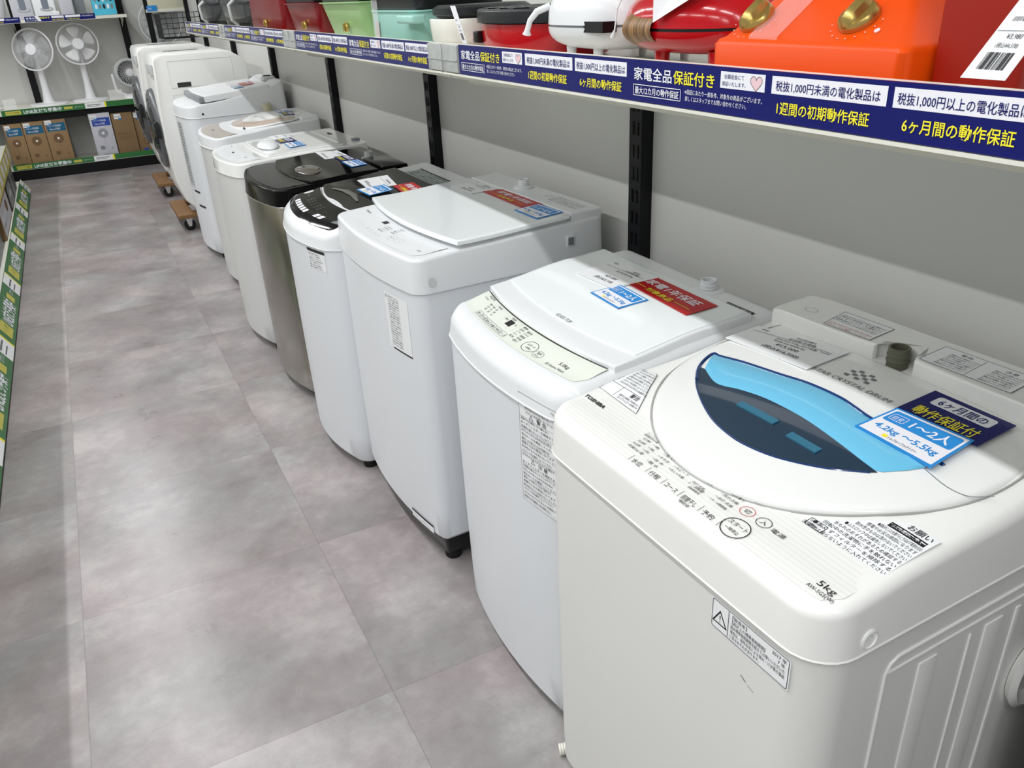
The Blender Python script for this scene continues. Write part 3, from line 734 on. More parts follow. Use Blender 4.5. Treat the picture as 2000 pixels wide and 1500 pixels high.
def f(p):
    p.text('お願い', 0.508, 0.174, 0.0110, M_INK, w=0.030, bold=0.008, lift=0.0014)
    p.rect(0.492, 0.162, 0.538, 0.171, M_INK, 0.0010); p.text('ふたの開閉について', 0.496, 0.1638, 0.0058, M_PAPER, w=0.038, lift=0.0017)
    for i, st in enumerate(jp(8, 1)): a0_ = 0.485-i*0.0082; p.text(('●' if i in (0, 3, 6) else '')+st, a0_, 0.1545-i*0.0078, 0.0066, M_INK, w=0.540-a0_, lift=0.0014)
    p.rrect(0.431, 0.100, 0.455, 0.113, 0.002, M_INK, 0.0008, lift=0.0014); p.text('お手入れの', 0.433, 0.1072, 0.0048, M_INK, w=0.020, lift=0.0014); p.text('お願い', 0.433, 0.102, 0.0048, M_INK, lift=0.0014)
sticker(r1, FR1, [(0.425, 0.102), (0.541, 0.097), (0.543, 0.1855), (0.5055, 0.1850)], f, name='notice_sticker', border=False)
# front sticker
FF1 = frontF(S1)
p = Print(lambda a, b, l: FF1(a-0.005, b-0.0065, l)); p.rrect(0.402, 0.664, 0.5255, 0.7085-0.0005, 0.003, M_PAPER, fill=True, lift=0.0005)
p.rrect(0.404, 0.666, 0.5235, 0.7065, 0.0025, M_INK, 0.0008, lift=0.0009)
p.tri(0.417, 0.675, 0.019, M_INK); p.line([(0.431, 0.668), (0.431, 0.705)], M_INK, 0.0008, 0.0010)
for i, (st, a, wd) in enumerate((('【製造年】', 0.437, 0.023), ('【設計上の標準使用期間】', 0.437, 0.052), ('設計標準使用期間を超えてお使いいただいた', 0.435, 0.084), ('場合は、経年劣化による発火・けが等の事故', 0.435, 0.084), ('に至るおそれがあります。', 0.435, 0.047))):
    p.text(st, a, 0.6985-i*0.0072, 0.0062, M_INK, w=wd, lift=0.0010)
p.text('2017 年', 0.499, 0.6985, 0.0062, M_INK, w=0.021, lift=0.0010); p.text('7 年', 0.508, 0.6913, 0.0062, M_INK, lift=0.0010)
p.build('rating_sticker', r1)
p = Print(lambda a, b, l: FF1(a-0.005, b-0.0065, l)); p.line([(0.458, 0.629), (0.463, 0.626), (0.465, 0.625)], M_GREYINK, 0.0014); p.line([(0.469, 0.623), (0.479, 0.620)], M_GREYINK, 0.0006); p.build('scuff_mark', r1)
# lid: raised ring plate with window, light blue grip band and rim
LC = (0.300, 0.280)
def zlid(u, v):
    d = math.hypot(u-LC[0], v-LC[1]); return 0.811+(u-LC[0])*0.075+0.014*(1-(d/0.26)**2)
lid_o = [(min(u, 0.448), v) for u, v in ell(0.332, 0.284, 0.268, 0.250, 110)]
mb = MB(); mb.tube([(0.332+0.2695*math.cos(t), 0.284+0.2515*math.sin(t), zt1(0.332+0.2695*math.cos(t), 0.284+0.2515*math.sin(t))+0.0003) for t in [math.pi*(0.36+1.28*k/80) for k in range(81)]], 0.0016, 6); mb.build('lid_gap', mat('gap_shadow_grey', srgb(165, 165, 162), 0.6), r1)
mb = plate(lid_o, zlid, 0.02, 0.008, c=(0.28, 0.284), steps=(0.985, 0.97, 0.95, 0.92, 0.88, 0.83, 0.77, 0.7, 0.62, 0.53, 0.43, 0.32, 0.2, 0.08)); lid = mb.build('lid', M_LIDW, r1)
def curve_fill(lo, hi, zf, lift, m, name, parent, n=40, k=6):
    """patch between two curves given as point lists in (u,v)"""
    def rs(P, n):
        L = [0]
        for a, b in zip(P, P[1:]): L.append(L[-1]+math.hypot(b[0]-a[0], b[1]-a[1]))
        out = []; j = 0
        for i in range(n+1):
            t = L[-1]*i/n
            while j < len(P)-2 and L[j+1] < t: j += 1
            q = (t-L[j])/max(1e-9, L[j+1]-L[j]); out.append((P[j][0]*(1-q)+P[j+1][0]*q, P[j][1]*(1-q)+P[j+1][1]*q))
        return out
    A, B = rs(lo, n), rs(hi, n); vs = []; fs = []
    for i in range(n+1):
        for j in range(k+1):
            q = j/k; u = A[i][0]*(1-q)+B[i][0]*q; v = A[i][1]*(1-q)+B[i][1]*q; l = lift(q) if callable(lift) else lift
            vs.append((u, v, zf(u, v)+l))
    for i in range(n):
        for j in range(k): q = i*(k+1)+j; fs.append((q, q+1, q+k+2, q+k+1))
    mb = MB(); mb.add(vs, fs, 0, True); return mb.build(name, m, parent)
def catmull(P, n=8):
    Q = [P[0]]+list(P)+[P[-1]]; out = []
    for i in range(1, len(Q)-2):
        p0, p1, p2, p3 = Q[i-1], Q[i], Q[i+1], Q[i+2]
        for k in range(n):
            t = k/n
            out.append(tuple(0.5*((2*p1[d])+(-p0[d]+p2[d])*t+(2*p0[d]-5*p1[d]+4*p2[d]-p3[d])*t*t+(-p0[d]+3*p1[d]-3*p2[d]+p3[d])*t**3) for d in range(len(p1))))
    out.append(tuple(P[-1])); return out
WTOP = catmull([(0.213, 0.4504), (0.2400, 0.4780), (0.2700, 0.4960), (0.2910, 0.5010), (0.2905, 0.4850), (0.2975, 0.445), (0.305, 0.3779), (0.3135, 0.3283), (0.3150, 0.2738), (0.3100, 0.2417), (0.3047, 0.2153), (0.3010, 0.163), (0.2965, 0.1257), (0.2921, 0.0942)])
WTOPB = catmull([(0.2910, 0.4990), (0.2905, 0.4850), (0.2975, 0.445), (0.305, 0.3779), (0.3135, 0.3283), (0.3150, 0.2738), (0.3100, 0.2417), (0.3047, 0.2153), (0.3010, 0.163), (0.2965, 0.1257), (0.2921, 0.0942)])
WMID = catmull([(0.2444, 0.4683), (0.2234, 0.4188), (0.2330, 0.3800), (0.240, 0.3417), (0.2412, 0.2986), (0.2390, 0.2552), (0.2306, 0.1968), (0.2244, 0.1593), (0.2206, 0.1294)])
WBOT = catmull([(0.2444, 0.4783), (0.2100, 0.4484), (0.1797, 0.4038), (0.1538, 0.3500), (0.1430, 0.3050), (0.1420, 0.2682), (0.1523, 0.2231), (0.179, 0.1735), (0.2136, 0.1346)])
WARC = catmull([(0.2136, 0.1346), (0.2499, 0.1120), (0.2791, 0.1000), (0.2921, 0.0942)])
win = curve_fill(WBOT, WMID, zlid, 0.0006, M_DGLASS, 'lid_window', lid)
band = curve_fill(WMID+[(0.2206, 0.1294), (0.2499, 0.1120), (0.2700, 0.1035)], WTOPB, zlid, lambda q: 0.0008+0.004*math.sin(math.pi*q)+0.0012*math.sin(3*math.pi*q)**2, M_SKY, 'lid_grip', lid)
curve_fill(WMID[:9]+[(0.262, 0.4700)], WTOP[:25]+[(0.2905, 0.4850)], zlid, 0.0007, M_NAVYE, 'window_corner', lid) if False else None
mb = MB(); mb.tube([(u, v, zlid(u, v)+0.0005) for u, v in WTOP], 0.0028, 6); mb.tube([(u, v, zlid(u, v)+0.0003) for u, v in WBOT[::-1]], 0.0012, 6); mb.build('window_rim', M_NAVYE, lid)
mb = MB()
for (u, v, w_) in ((0.205, 0.315, 0.07), (0.198, 0.225, 0.05)):
    mb.box(u-0.006, v-w_/2, 0, u+0.006, v+w_/2, 0.002)
for i, q in enumerate(mb.v): mb.v[i] = (q[0], q[1], q[2]+zlid(q[0], q[1])+0.0004)
mb.build('latch_rib', M_DTEAL, win)
# lid hinge seam and rear deck
p = Print(lambda a, b, l: (b, W1-a, zlid(b, W1-a)+0.0004+l))
p.text('STAR CRYSTAL DRUM', 0.199, 0.352, 0.0140, M_GREYINK, w=0.134, shear=0.15)
for i in range(5):
    for j in range(4):
        if (i+j) % 2 == 0: p.rect(0.240+i*0.0088, 0.3725+j*0.0072, 0.240+i*0.0088+0.0074, 0.3725+j*0.0072+0.0060, M_GREYINK, 0.0006, (1, 1))
p.build('printed_logo', lid)
p = Print(lambda a, b, l: (b, W1-a, zlid(b, W1-a)+l)); P = catmull([(0.452, 0.270), (0.490, 0.262), (0.515, 0.268), (0.530, 0.290)]); p.line(P, M_GREYINK, 0.0012, 0.0006); p.build('lid_seam', lid)
# raised rear deck with inlet
DE = [(0.460, 0.018), (0.53, 0.014), (0.545, 0.04), (0.545, 0.50), (0.53, 0.545), (0.460, 0.542), (0.450, 0.50), (0.455, 0.345), (0.475, 0.335), (0.485, 0.298), (0.475, 0.262), (0.455, 0.252), (0.452, 0.06)]
def zdeck(u, v): return 0.853+(u-0.5)*0.03-0.012*max(0, (0.06-min(v, W1-v))/0.06)**2
mb = MB(); 
mb = plate([(u-0.004, v) for u, v in catmull(DE+[DE[0]], 5)[:-1]], zdeck, 0.04, 0.006, c=(0.505, 0.28)); mb.build('rear_deck', M_WARM, r1)
tap(r1, 0.462, 0.297, 0.828, M_OLIVE, 0.0155, 0.030)
FD = lambda a, b, l: (b, W1-a, zdeck(b, W1-a)+l)
def f(p):
    p.rect(0.118, 0.508, 0.207, 0.514, M_INK, 0.0009); p.rect(0.124, 0.472, 0.210, 0.477, M_INK, 0.0009)
    for i, st in enumerate(jp(5, 3)): p.text(st, 0.122, 0.5015-i*0.0060, 0.0054, M_INK, w=0.083, lift=0.0011)
    for i, st in enumerate(jp(2, 5)): p.text(st, 0.127, 0.4650-i*0.0075, 0.0062, M_REDINK, w=0.080, lift=0.0011)
sticker(r1, FD, [(0.126, 0.454), (0.212, 0.456), (0.208, 0.517), (0.115, 0.515)], f)
def f(p):
    p.line([(0.363, 0.462), (0.358, 0.520)], M_INK, 0.0008, 0.0011)
    for x in (0.300, 0.366): p.tri(x+0.016, 0.511, 0.008, M_INK); p.text('警告' if x < 0.35 else '注意', x+0.024, 0.510, 0.0085, M_INK, w=0.018, lift=0.0011); p.tri(x+0.006, 0.492, 0.009, M_INK); p.tri(x+0.006, 0.476, 0.009, M_INK)
    for i in range(7):
        st = jp(7, 4)[i]; p.text(st, 0.314, 0.502-i*0.0062, 0.0054, M_INK, w=0.044, lift=0.0011); p.text(st, 0.380, 0.502-i*0.0062, 0.0054, M_INK, w=0.042, lift=0.0011)
sticker(r1, FD, [(0.296, 0.459), (0.430, 0.461), (0.426, 0.524), (0.293, 0.522)], f)
p = Print(FD); p.ellipse(0.075, 0.482, 0.012, 0.008, M_GREYINK, 0.0006); p.build('recycling_mark', r1)
FL1 = lambda a, b, l: (b, W1-a, zlid(b, W1-a)+l)
place_on(tag_card(FL1, [(0.353, 0.341), (0.465, 0.351), (0.463, 0.4300), (0.3525, 0.4225)], 'navy', 'navy card with yellow print on the nearest washing machine', 'price card', 'warranty_card', dz=0.003), r1)
place_on(tag_card(FL1, [(0.3525, 0.2665), (0.4636, 0.2677), (0.4577, 0.3549), (0.3558, 0.3422)], 'blue', 'blue and white card below the navy card on the nearest washing machine', 'price card', 'capacity_card', dz=0.005), r1)
place_on(tag_card(FL1, [(0.022, 0.346), (0.200, 0.342), (0.198, 0.436), (0.020, 0.421)], 'paper', 'printed white price paper on the nearest washing machine lid', 'price card', 'price_card', dz=0.001, curl=0.4,
    rows=[('¥15,000', 0.46, 0.36, 0.13, 0.25), ('(税込¥16,500)', 0.38, 0.17, 0.13, 0.42), ('TOSHIBA', 0.48, 0.86, 0.11, 0.22), ('全自動洗濯機', 0.44, 0.75, 0.09, 0.3), ('AW-5G5 5.0kg 2017年製', 0.36, 0.61, 0.09, 0.45), ('50Hz/60Hz', 0.38, 0.51, 0.08, 0.35), ('中古', 0.10, 0.82, 0.11, 0.08), ('14378', 0.84, 0.64, 0.06, 0.09)]), r1)
hose(r1, [(0.05, 0.548, 0.014), (0.016, 0.562, 0.012)], 0.011, M_SHELF)

# ---- 2: glass top ----------------------------------------------------------------
r2 = machine('white glass-topped washing machine with red card, second from the viewer', 0.578, 0.990, -0.014)
S2 = Shape(0.503, 0.462, 0.03, 0.045, 0.03, 0.006); W2 = S2.W
zu2 = lin((0.0, 0.762), (0.04, 0.774), (0.105, 0.786), (0.30, 0.808), (0.40, 0.814), (0.47, 0.814)); zt2 = lambda u, v: zu2(u)
top_frame(S2, 0.713, zt2, 0.022, 0.001, 'top_frame', M_WHITE, r2); body(S2, 0.715, 0.03, M_BODYC, r2); feet(S2, r2); bead(S2, 0.7155, r2, M_WHITE, 0.003)
pn = panel(r2, S2, zt2, 0.040, 0.100, 0.022, mat('pale_green_white_panel', srgb(228, 232, 222), 0.22), curve=-0.002)
def FP(S, zt, l0=0.0007): return lambda a, b, l: (*S.warp(b, S.W-a), zt(b, S.W-a)+l0+l)
Q2 = FP(S2, zt2); p = Print(lambda a, b, l: Q2(a-0.006, b*0.92+0.018, l))
p.text('AQUA', 0.055, 0.078, 0.0130, M_GREYINK, w=0.032); p.text('AQW-S5E6', 0.050, 0.069, 0.006, M_GREYINK, w=0.022)
for i in range(6):
    a = 0.098+i*0.0245; p.rrect(a, 0.030, a+0.022, 0.043, 0.003, M_GREYINK, 0.0007); p.text(('洗い', 'すすぎ', '脱水', '水量', '予約', 'コース')[i], a+0.011, 0.033, 0.0078, M_INK, anchor='c')
for i in range(3):
    for j in range(3): p.text(('標準', '12分', '2回', '高め', '6分', '1回', '弱', '3分', 'なし')[i*3+j], 0.092+i*0.018+j*0.003, 0.066-j*0.0075, 0.0058, M_INK)
p.text('時間/量', 0.120, 0.075, 0.006, M_GREYINK); p.rect(0.196, 0.057, 0.216, 0.073, M_INK, 0.0004)
p.rrect(0.176, 0.052, 0.234, 0.080, 0.001, M_LINE, 0.0006); p.text('高水', 0.180, 0.066, 0.0062, M_INK); p.text('分', 0.222, 0.066, 0.0062, M_INK); p.text('残時間', 0.192, 0.075, 0.0056, M_INK)
for i, st in enumerate(('標準', 'お急ぎ', 'ソフト', 'デリケート', '毛布')):
    p.text(st, 0.244, 0.074-i*0.0078, 0.0062, M_INK, w=0.016); p.text(('槽洗浄', 'ドライ', '風乾燥', '予約', '2度洗い')[i], 0.266, 0.070-i*0.0078, 0.0062, M_INK, w=0.018)
p.ellipse(0.318, 0.048, 0.020, 0.0145, M_INK, 0.0009); p.text('スタート', 0.318, 0.049, 0.0072, M_INK, anchor='c', w=0.024); p.text('一時停止', 0.318, 0.041, 0.006, M_INK, anchor='c', w=0.020)
p.ellipse(0.353, 0.043, 0.013, 0.0095, M_GREYINK, 0.0008); p.text('電源', 0.353, 0.044, 0.0062, M_INK, anchor='c'); p.text('切/入', 0.353, 0.037, 0.0055, M_INK, anchor='c')
p.text('5.0kg', 0.409, 0.046, 0.0115, M_INK, w=0.026); p.text('3D Active Wash', 0.388, 0.033, 0.0085, M_INK, w=0.050)
p.build('printed_text', pn)
def zl2(u, v): return zt2(u, v)+0.011-0.004*max(0, (0.15-u)/0.06)
Lp = [(0.104, 0.03), (0.25, 0.028), (0.44, 0.026), (0.445, 0.25), (0.44, 0.489), (0.25, 0.487), (0.104, 0.485)]
def lidpts(S, u0, u1, ins, bow, n=24):
    P = []
    for k in range(n+1): v = ins+(S.W-2*ins)*k/n; P.append((u0-bow*(1-(2*v/S.W-1)**2), v))
    for k in range(1, 8): P.append((u0+(u1-u0)*k/8, S.W-ins))
    for k in range(n+1): v = S.W-ins-(S.W-2*ins)*k/n; P.append((u1, v))
    for k in range(1, 8): P.append((u1-(u1-u0)*k/8, ins))
    return P
mb = plate(lidpts(S2, 0.104, 0.385, 0.012, 0.028), zl2, 0.016, 0.003); lid = mb.build('lid', M_WHITE, r2)
mb = plate(lidpts(S2, 0.150, 0.380, 0.020, 0.026), lambda u, v: zl2(u, v)+0.002, 0.003, 0.001); gl = mb.build('glass_pane', M_GLASSW, lid)
mb = MB(); mb.tube([(0.100-0.028*(1-(2*v/W2-1)**2), v, zt2(0.09, v)+0.0015) for v in [0.024+0.455*k/30 for k in range(31)]], 0.0016, 6); mb.build('panel_trim', M_DARKP, r2)
p = Print(lambda a, b, l: (b, W2-a, zl2(b, W2-a)+0.0022+l)); p.text('GLASS TOP', 0.245, 0.128, 0.0120, M_GREYINK, w=0.052); p.build('printed_text', gl)
tap(r2, 0.420, 0.172, 0.812, M_WHITE, 0.016, 0.024, True)
p = Print(FP(S2, zt2)); p.rect(0.405, 0.398, 0.475, 0.410, M_INK, 0.0002); p.text('必ず水平に設置する', 0.41, 0.4015, 0.006, M_PAPER, w=0.06); p.build('warning_sticker', r2)
p = Print(frontF(S2)); p.rect(0.375, 0.512, 0.495, 0.735, M_PAPER, 0.0004, (4, 2)); 
p.line([(0.377, 0.514), (0.493, 0.514), (0.493, 0.733), (0.377, 0.733)], M_GREYINK, 0.0008, 0.0008, True); p.tri(0.384, 0.720, 0.008, M_INK)
for i in range(26):
    st = jp(26, 1)[i]; b = 0.723-i*0.0081
    if i in (4, 15): p.tri(0.412, b, 0.009, M_INK); p.text('警 告' if i == 4 else '注 意', 0.427, b, 0.009, M_INK, bold=0.01, w=0.026)
    else: p.text(st, 0.395 if i < 4 else 0.381, b, 0.0060, M_INK, w=0.078+0.006*((i*7) % 5))
    if i % 3 == 1: p.line([(0.379, b-0.0018), (0.491, b-0.0018)], M_GREYINK, 0.0005)
p.build('instruction_sticker', r2)
p = Print(lambda a, b, l: (S2.front(W2-a)+0.0102-l, W2-a, b)); p.rect(0.375, 0.050, 0.485, 0.070, M_PAPER, 0.0008, (4, 1)); p.text('注意', 0.41, 0.060, 0.009, M_INK); p.line([(0.39, 0.056), (0.48, 0.056)], M_INK, 0.001, 0.001); p.build('caution_sticker', r2)
FL2 = lambda a, b, l: (b, W2-a, zl2(b, W2-a)+0.0022+l)
place_on(tag_card(FL2, [(0.214, 0.300), (0.430, 0.290), (0.433, 0.358), (0.231, 0.360)], 'red', 'red warranty card on the glass-topped washing machine', 'price card', 'warranty_card'), r2)
place_on(tag_card(FL2, [(0.218, 0.2225), (0.320, 0.2195), (0.330, 0.280), (0.231, 0.284)], 'blue', 'blue and white card beside the red card on the glass top', 'price card', 'capacity_card'), r2)
place_on(tag_card(FL2, [(0.110, 0.255), (0.235, 0.262), (0.250, 0.362), (0.105, 0.355)], 'paper', 'white price paper on the glass-topped washing machine', 'price card', 'price_card',
    rows=[('¥21,000', 0.45, 0.28, 0.12, 0.28), ('(税込¥23,100)', 0.35, 0.12, 0.12, 0.45), ('AQUA', 0.6, 0.8, 0.08, 0.15), ('全自動洗濯機', 0.5, 0.73, 0.06, 0.3), ('AQW-S5E 5.0kg', 0.4, 0.6, 0.08, 0.4), ('中古', 0.08, 0.85, 0.08, 0.1)]), r2)

# ---- 3: big flat lid -------------------------------------------------------------
r3 = machine('tall plain white washing machine with wide flat lid and red card, third from the viewer', 0.566, 1.600, 0.03)
S3 = Shape(0.545, 0.50, 0.026, 0.03, 0.025, 0.003); W3 = S3.W
zu3 = lin((0, 0.836), (0.10, 0.842), (0.45, 0.855), (0.53, 0.858)); zt3 = lambda u, v: zu3(u)
top_frame(S3, 0.756, zt3, 0.008, 0.002, 'top_frame', M_WHITE, r3); body(S3, 0.758, 0.085, M_BODYC, r3); bead(S3, 0.7585, r3, M_WHITE, 0.002)
mb = MB(); mb.loft([S3.ring(0.03, 0.028), S3.ring(0.024, 0.035), S3.ring(0.02, 0.088)]); mb.build('base_frame', M_BLACK, r3); feet(S3, r3, 0.03, 0.055)
mb = MB(); mb.tube([(0.14, 0.0012, 0.12), (0.14, 0.0012, 0.66), (0.155, 0.0012, 0.69), (0.185, 0.0012, 0.70), (0.52, 0.0012, 0.70)], 0.004, 8); mb.build('side_panel_bead', M_BODYC, r3)
def zl3(u, v): return zt3(u, v)+0.019+0.003*max(0, (0.2-u)/0.2)
mb = plate(lidpts(S3, 0.108, 0.400, 0.004, 0.03), zl3, 0.010, 0.004); lid = mb.build('lid', M_GLASSW, r3)
mb = plate(lidpts(S3, 0.120, 0.398, 0.012, 0.03), lambda u, v: zt3(u, v)+0.0095, 0.02, 0.002); mb.build('lid_frame', M_LGREY, lid)
mb = plate(lidpts(S3, 0.408, 0.492, 0.008, 0.0), lambda u, v: zt3(u, v)+0.019, 0.03, 0.006); mb.build('rear_deck', M_WHITE, r3)
tap(r3, 0.455, 0.315, 0.875, M_WHITE, 0.014, 0.022, True)
pn = panel(r3, S3, zt3, 0.020, 0.100, 0.03, M_WHITE, curve=0.002)
p = Print(FP(S3, zt3)); p.text('Panasonic', 0.055, 0.078, 0.0095, M_GREYINK, w=0.040, bold=0.02)
p.rect(0.200, 0.078, 0.225, 0.092, M_INK, 0.0004, (1, 1))
for i in range(7): p.text(('洗い', 'すすぎ', '脱水', '水量', '予約', 'コース', '槽')[i], 0.12+i*0.029, 0.040-i*0.001, 0.006, M_LINE); p.rrect(0.118+i*0.029, 0.028, 0.136+i*0.029, 0.036, 0.002, M_LINE, 0.0007)
for i in range(4): p.text(('おまかせ', 'お急ぎ', 'おうちクリーニング', '槽洗浄')[i], 0.25, 0.075-i*0.008, 0.0055, M_GREYINK, w=0.03); p.text(('毛布', 'わた', '香り', '送風')[i], 0.30, 0.088-i*0.008, 0.0055, M_GREYINK, w=0.02)
p.ellipse(0.345, 0.050, 0.017, 0.011, M_LINE, 0.0008); p.ellipse(0.385, 0.050, 0.017, 0.011, M_LINE, 0.0008); p.text('スタート', 0.345, 0.048, 0.006, M_GREYINK, anchor='c'); p.text('入', 0.385, 0.048, 0.006, M_GREYINK, anchor='c'); p.text('5.0kg', 0.475, 0.045, 0.008, M_GREYINK); p.build('printed_text', pn)
p = Print(frontF(S3)); p.rect(0.382, 0.590, 0.492, 0.730, M_PAPER, 0.0004, (4, 2)); p.rect(0.402, 0.589, 0.492, 0.593, M_INK, 0.0007, (4, 1)); p.tri(0.390, 0.718, 0.007, M_INK)
for i in range(20): p.text(jp(22, 2)[i], 0.402, 0.721-i*0.0064, 0.0048, M_INK, w=0.050+0.008*((i*5) % 5)); 
p.line([(0.399, 0.594), (0.399, 0.728)], M_GREYINK, 0.0006)
p.build('instruction_sticker', r3)
p = Print(frontF(S3, 0.001)); p.rect(0.390, 0.112, 0.500, 0.118, M_INK, 0.001, (3, 1)); p.rect(0.390, 0.094, 0.500, 0.112, M_PAPER, 0.001, (3, 1)); p.line([(0.40, 0.106), (0.43, 0.098), (0.45, 0.104), (0.48, 0.098)], M_GREYINK, 0.0012, 0.0014); p.build('caution_sticker', r3)
p = Print(lambda a, b, l: (a, -0.002-l, b)); p.ellipse(0.036, 0.784, 0.0095, 0.0105, M_LINE, fill=True, lift=0.0012); p.build('screw_cap', r3)
mb = MB(); mb.box(0.388, -0.0035, 0.798, 0.410, 0.002, 0.825, 0, 0.0008); mb.box(0.391, -0.005, 0.802, 0.406, 0.0, 0.820, 1); mb.build('cover_latch', [M_WHITE, M_GREYINK], r3)
FL3 = lambda a, b, l: (b, W3-a, zl3(b, W3-a)+l)
place_on(tag_card(FL3, [(0.193, 0.351), (0.407, 0.346), (0.431, 0.398), (0.212, 0.398)][:2]+[(0.425, 0.3985), (0.212, 0.3985)], 'red', 'red warranty card on the tall plain white washing machine', 'price card', 'warranty_card'), r3)
place_on(tag_card(FL3, [(0.415, 0.322), (0.522, 0.322), (0.520, 0.396), (0.414, 0.392)], 'blue', 'blue and white card at the lid corner of the tall plain white machine', 'price card', 'capacity_card'), r3)
place_on(tag_card(FL3, [(0.070, 0.315), (0.190, 0.318), (0.200, 0.398), (0.075, 0.396)], 'paper', 'white price paper on the tall plain white washing machine', 'price card', 'price_card',
    rows=[('¥32,000', 0.45, 0.28, 0.12, 0.28), ('(税込¥35,200)', 0.35, 0.12, 0.12, 0.45), ('全自動洗濯機', 0.5, 0.78, 0.09, 0.3), ('5.0kg 2021年製', 0.4, 0.6, 0.08, 0.4), ('中古', 0.08, 0.85, 0.08, 0.1)]), r3)
p = Print(lambda a, b, l: (b, W3-a, zt3(b, W3-a)+0.0195+l)); p.ellipse(0.36, 0.455, 0.012, 0.007, M_GREYINK, 0.0006)
for i in range(4): p.text(jp(4, 2)[i], 0.385, 0.465-i*0.010, 0.0065, M_GREYINK, w=0.13)
p.build('printed_notice', r3)

# ---- 4: black control panel on white ------------------------------------------------
r4 = machine('rounded white washing machine with black lid and silver buttons, fourth from the viewer', 0.532, 2.168, 0.005)
S4 = Shape(0.525, 0.51, 0.052, 0.045, 0.04, 0.004); W4 = S4.W
zu4 = lin((-0.02, 0.750), (0.06, 0.787), (0.16, 0.800), (0.42, 0.820), (0.53, 0.832)); zt4 = lambda u, v: zu4(u)
top_frame(S4, 0.720, zt4, 0.014, 0.001, 'top_frame', M_WHITE, r4); body(S4, 0.722, 0.03, M_BODYC, r4); feet(S4, r4); bead(S4, 0.7225, r4, M_WHITE, 0.0025)
pn = panel(r4, S4, zt4, 0.026, 0.125, 0.018, M_BLACKG, r=0.03, curve=0.0, lift=0.001)
p = Print(FP(S4, zt4, 0.0012)); p.text('AQUA', 0.07, 0.085, 0.009, M_GREYINK, w=0.03)
for i in range(6): a = 0.10+i*0.030; p.rrect(a, 0.044, a+0.022, 0.060, 0.002, M_SIGNW, fill=True); 
for i in range(2): a = 0.335+i*0.032; p.rrect(a, 0.048, a+0.024, 0.066, 0.002, M_SIGNW, fill=True)
for i in range(5):
    for j in range(3): p.text(('標準', '予約', '12分', '毛布', '3回')[i], 0.14+i*0.035, 0.095-j*0.009, 0.006, M_GREYINK)
p.rect(0.45, 0.05, 0.49, 0.07, M_GREYINK, 0.0003); p.build('printed_text', pn)
def zl4(u, v): return zt4(u, v)+0.006+0.008*math.exp(-((v-0.25)/0.16)**2-((u-0.23)/0.05)**2)
mb = plate(lidpts(S4, 0.137, 0.385, 0.016, 0.045), zl4, 0.012, 0.004); lid = mb.build('lid', mat('smoked_black_lid', srgb(32, 31, 30), 0.1, spec=0.2), r4)
mb = MB(); mb.tube([(0.131-0.045*(1-(2*v/W4-1)**2), v, zt4(0.1, v)+0.003) for v in [0.018+0.489*k/30 for k in range(31)]], 0.003, 8); mb.build('chrome_trim', M_CHROME, r4)
curve_fill([(0.135, 0.42), (0.148, 0.35), (0.150, 0.27), (0.142, 0.19)], [(0.140, 0.425), (0.168, 0.35), (0.170, 0.27), (0.147, 0.185)], zl4, 0.002, M_CHROME, 'lid_handle', lid)
FL4 = lambda a, b, l: (b, W4-a, zl4(b, W4-a)+l)
place_on(tag_card(FL4, [(0.075, 0.230), (0.248, 0.212), (0.262, 0.300), (0.105, 0.325)], 'paper', 'white price paper on the black-lidded white washing machine', 'price card', 'price_card', rows=[('¥24,000', 0.2, 0.15, 0.15, 0.28), ('(税込¥26,400)', 0.5, 0.12, 0.12, 0.4), ('全自動洗濯機', 0.4, 0.8, 0.09, 0.4)]), r4)
place_on(tag_card(FL4, [(0.268, 0.285), (0.43, 0.270), (0.44, 0.335), (0.285, 0.345)], 'red', 'red warranty card on the black-lidded white machine, half hidden by the big flat lid', 'price card', 'warranty_card', dz=0.002), r4)
place_on(tag_card(FL4, [(0.225, 0.180), (0.335, 0.185), (0.335, 0.262), (0.252, 0.265)][:2]+[(0.340, 0.260), (0.252, 0.262)], 'blue', 'blue and white card on the black-lidded white machine', 'price card', 'capacity_card', dz=0.006), r4)
p = Print(FP(S4, zt4)); p.rect(0.09, 0.395, 0.40, 0.450, mat('grey_notice', srgb(170, 182, 178), 0.4), 0.0005); p.rect(0.09, 0.450, 0.42, 0.455, M_INK, 0.0006)
for i in range(4): p.text(jp(4, 5)[i], 0.11, 0.440-i*0.012, 0.0085, M_INK, w=0.27, lift=0.001)
p.build('warning_sticker', r4)
p = Print(frontF(S4)); p.rect(0.392, 0.655, 0.485, 0.715, M_PAPER, 0.0004, (4, 2)); p.rect(0.392, 0.706, 0.485, 0.715, M_INK, 0.0007, (4, 1))
for i in range(7): p.text(jp(8, 6)[i], 0.398, 0.698-i*0.0066, 0.0052, M_INK, w=0.06+0.004*(i % 4))
p.build('instruction_sticker', r4)
p = Print(frontF(S4, 0.008)); p.line([(0.30, 0.12), (0.35, 0.13), (0.40, 0.11), (0.40, 0.09)], M_GREYINK, 0.0012, 0.002); p.build('caution_sticker', r4)

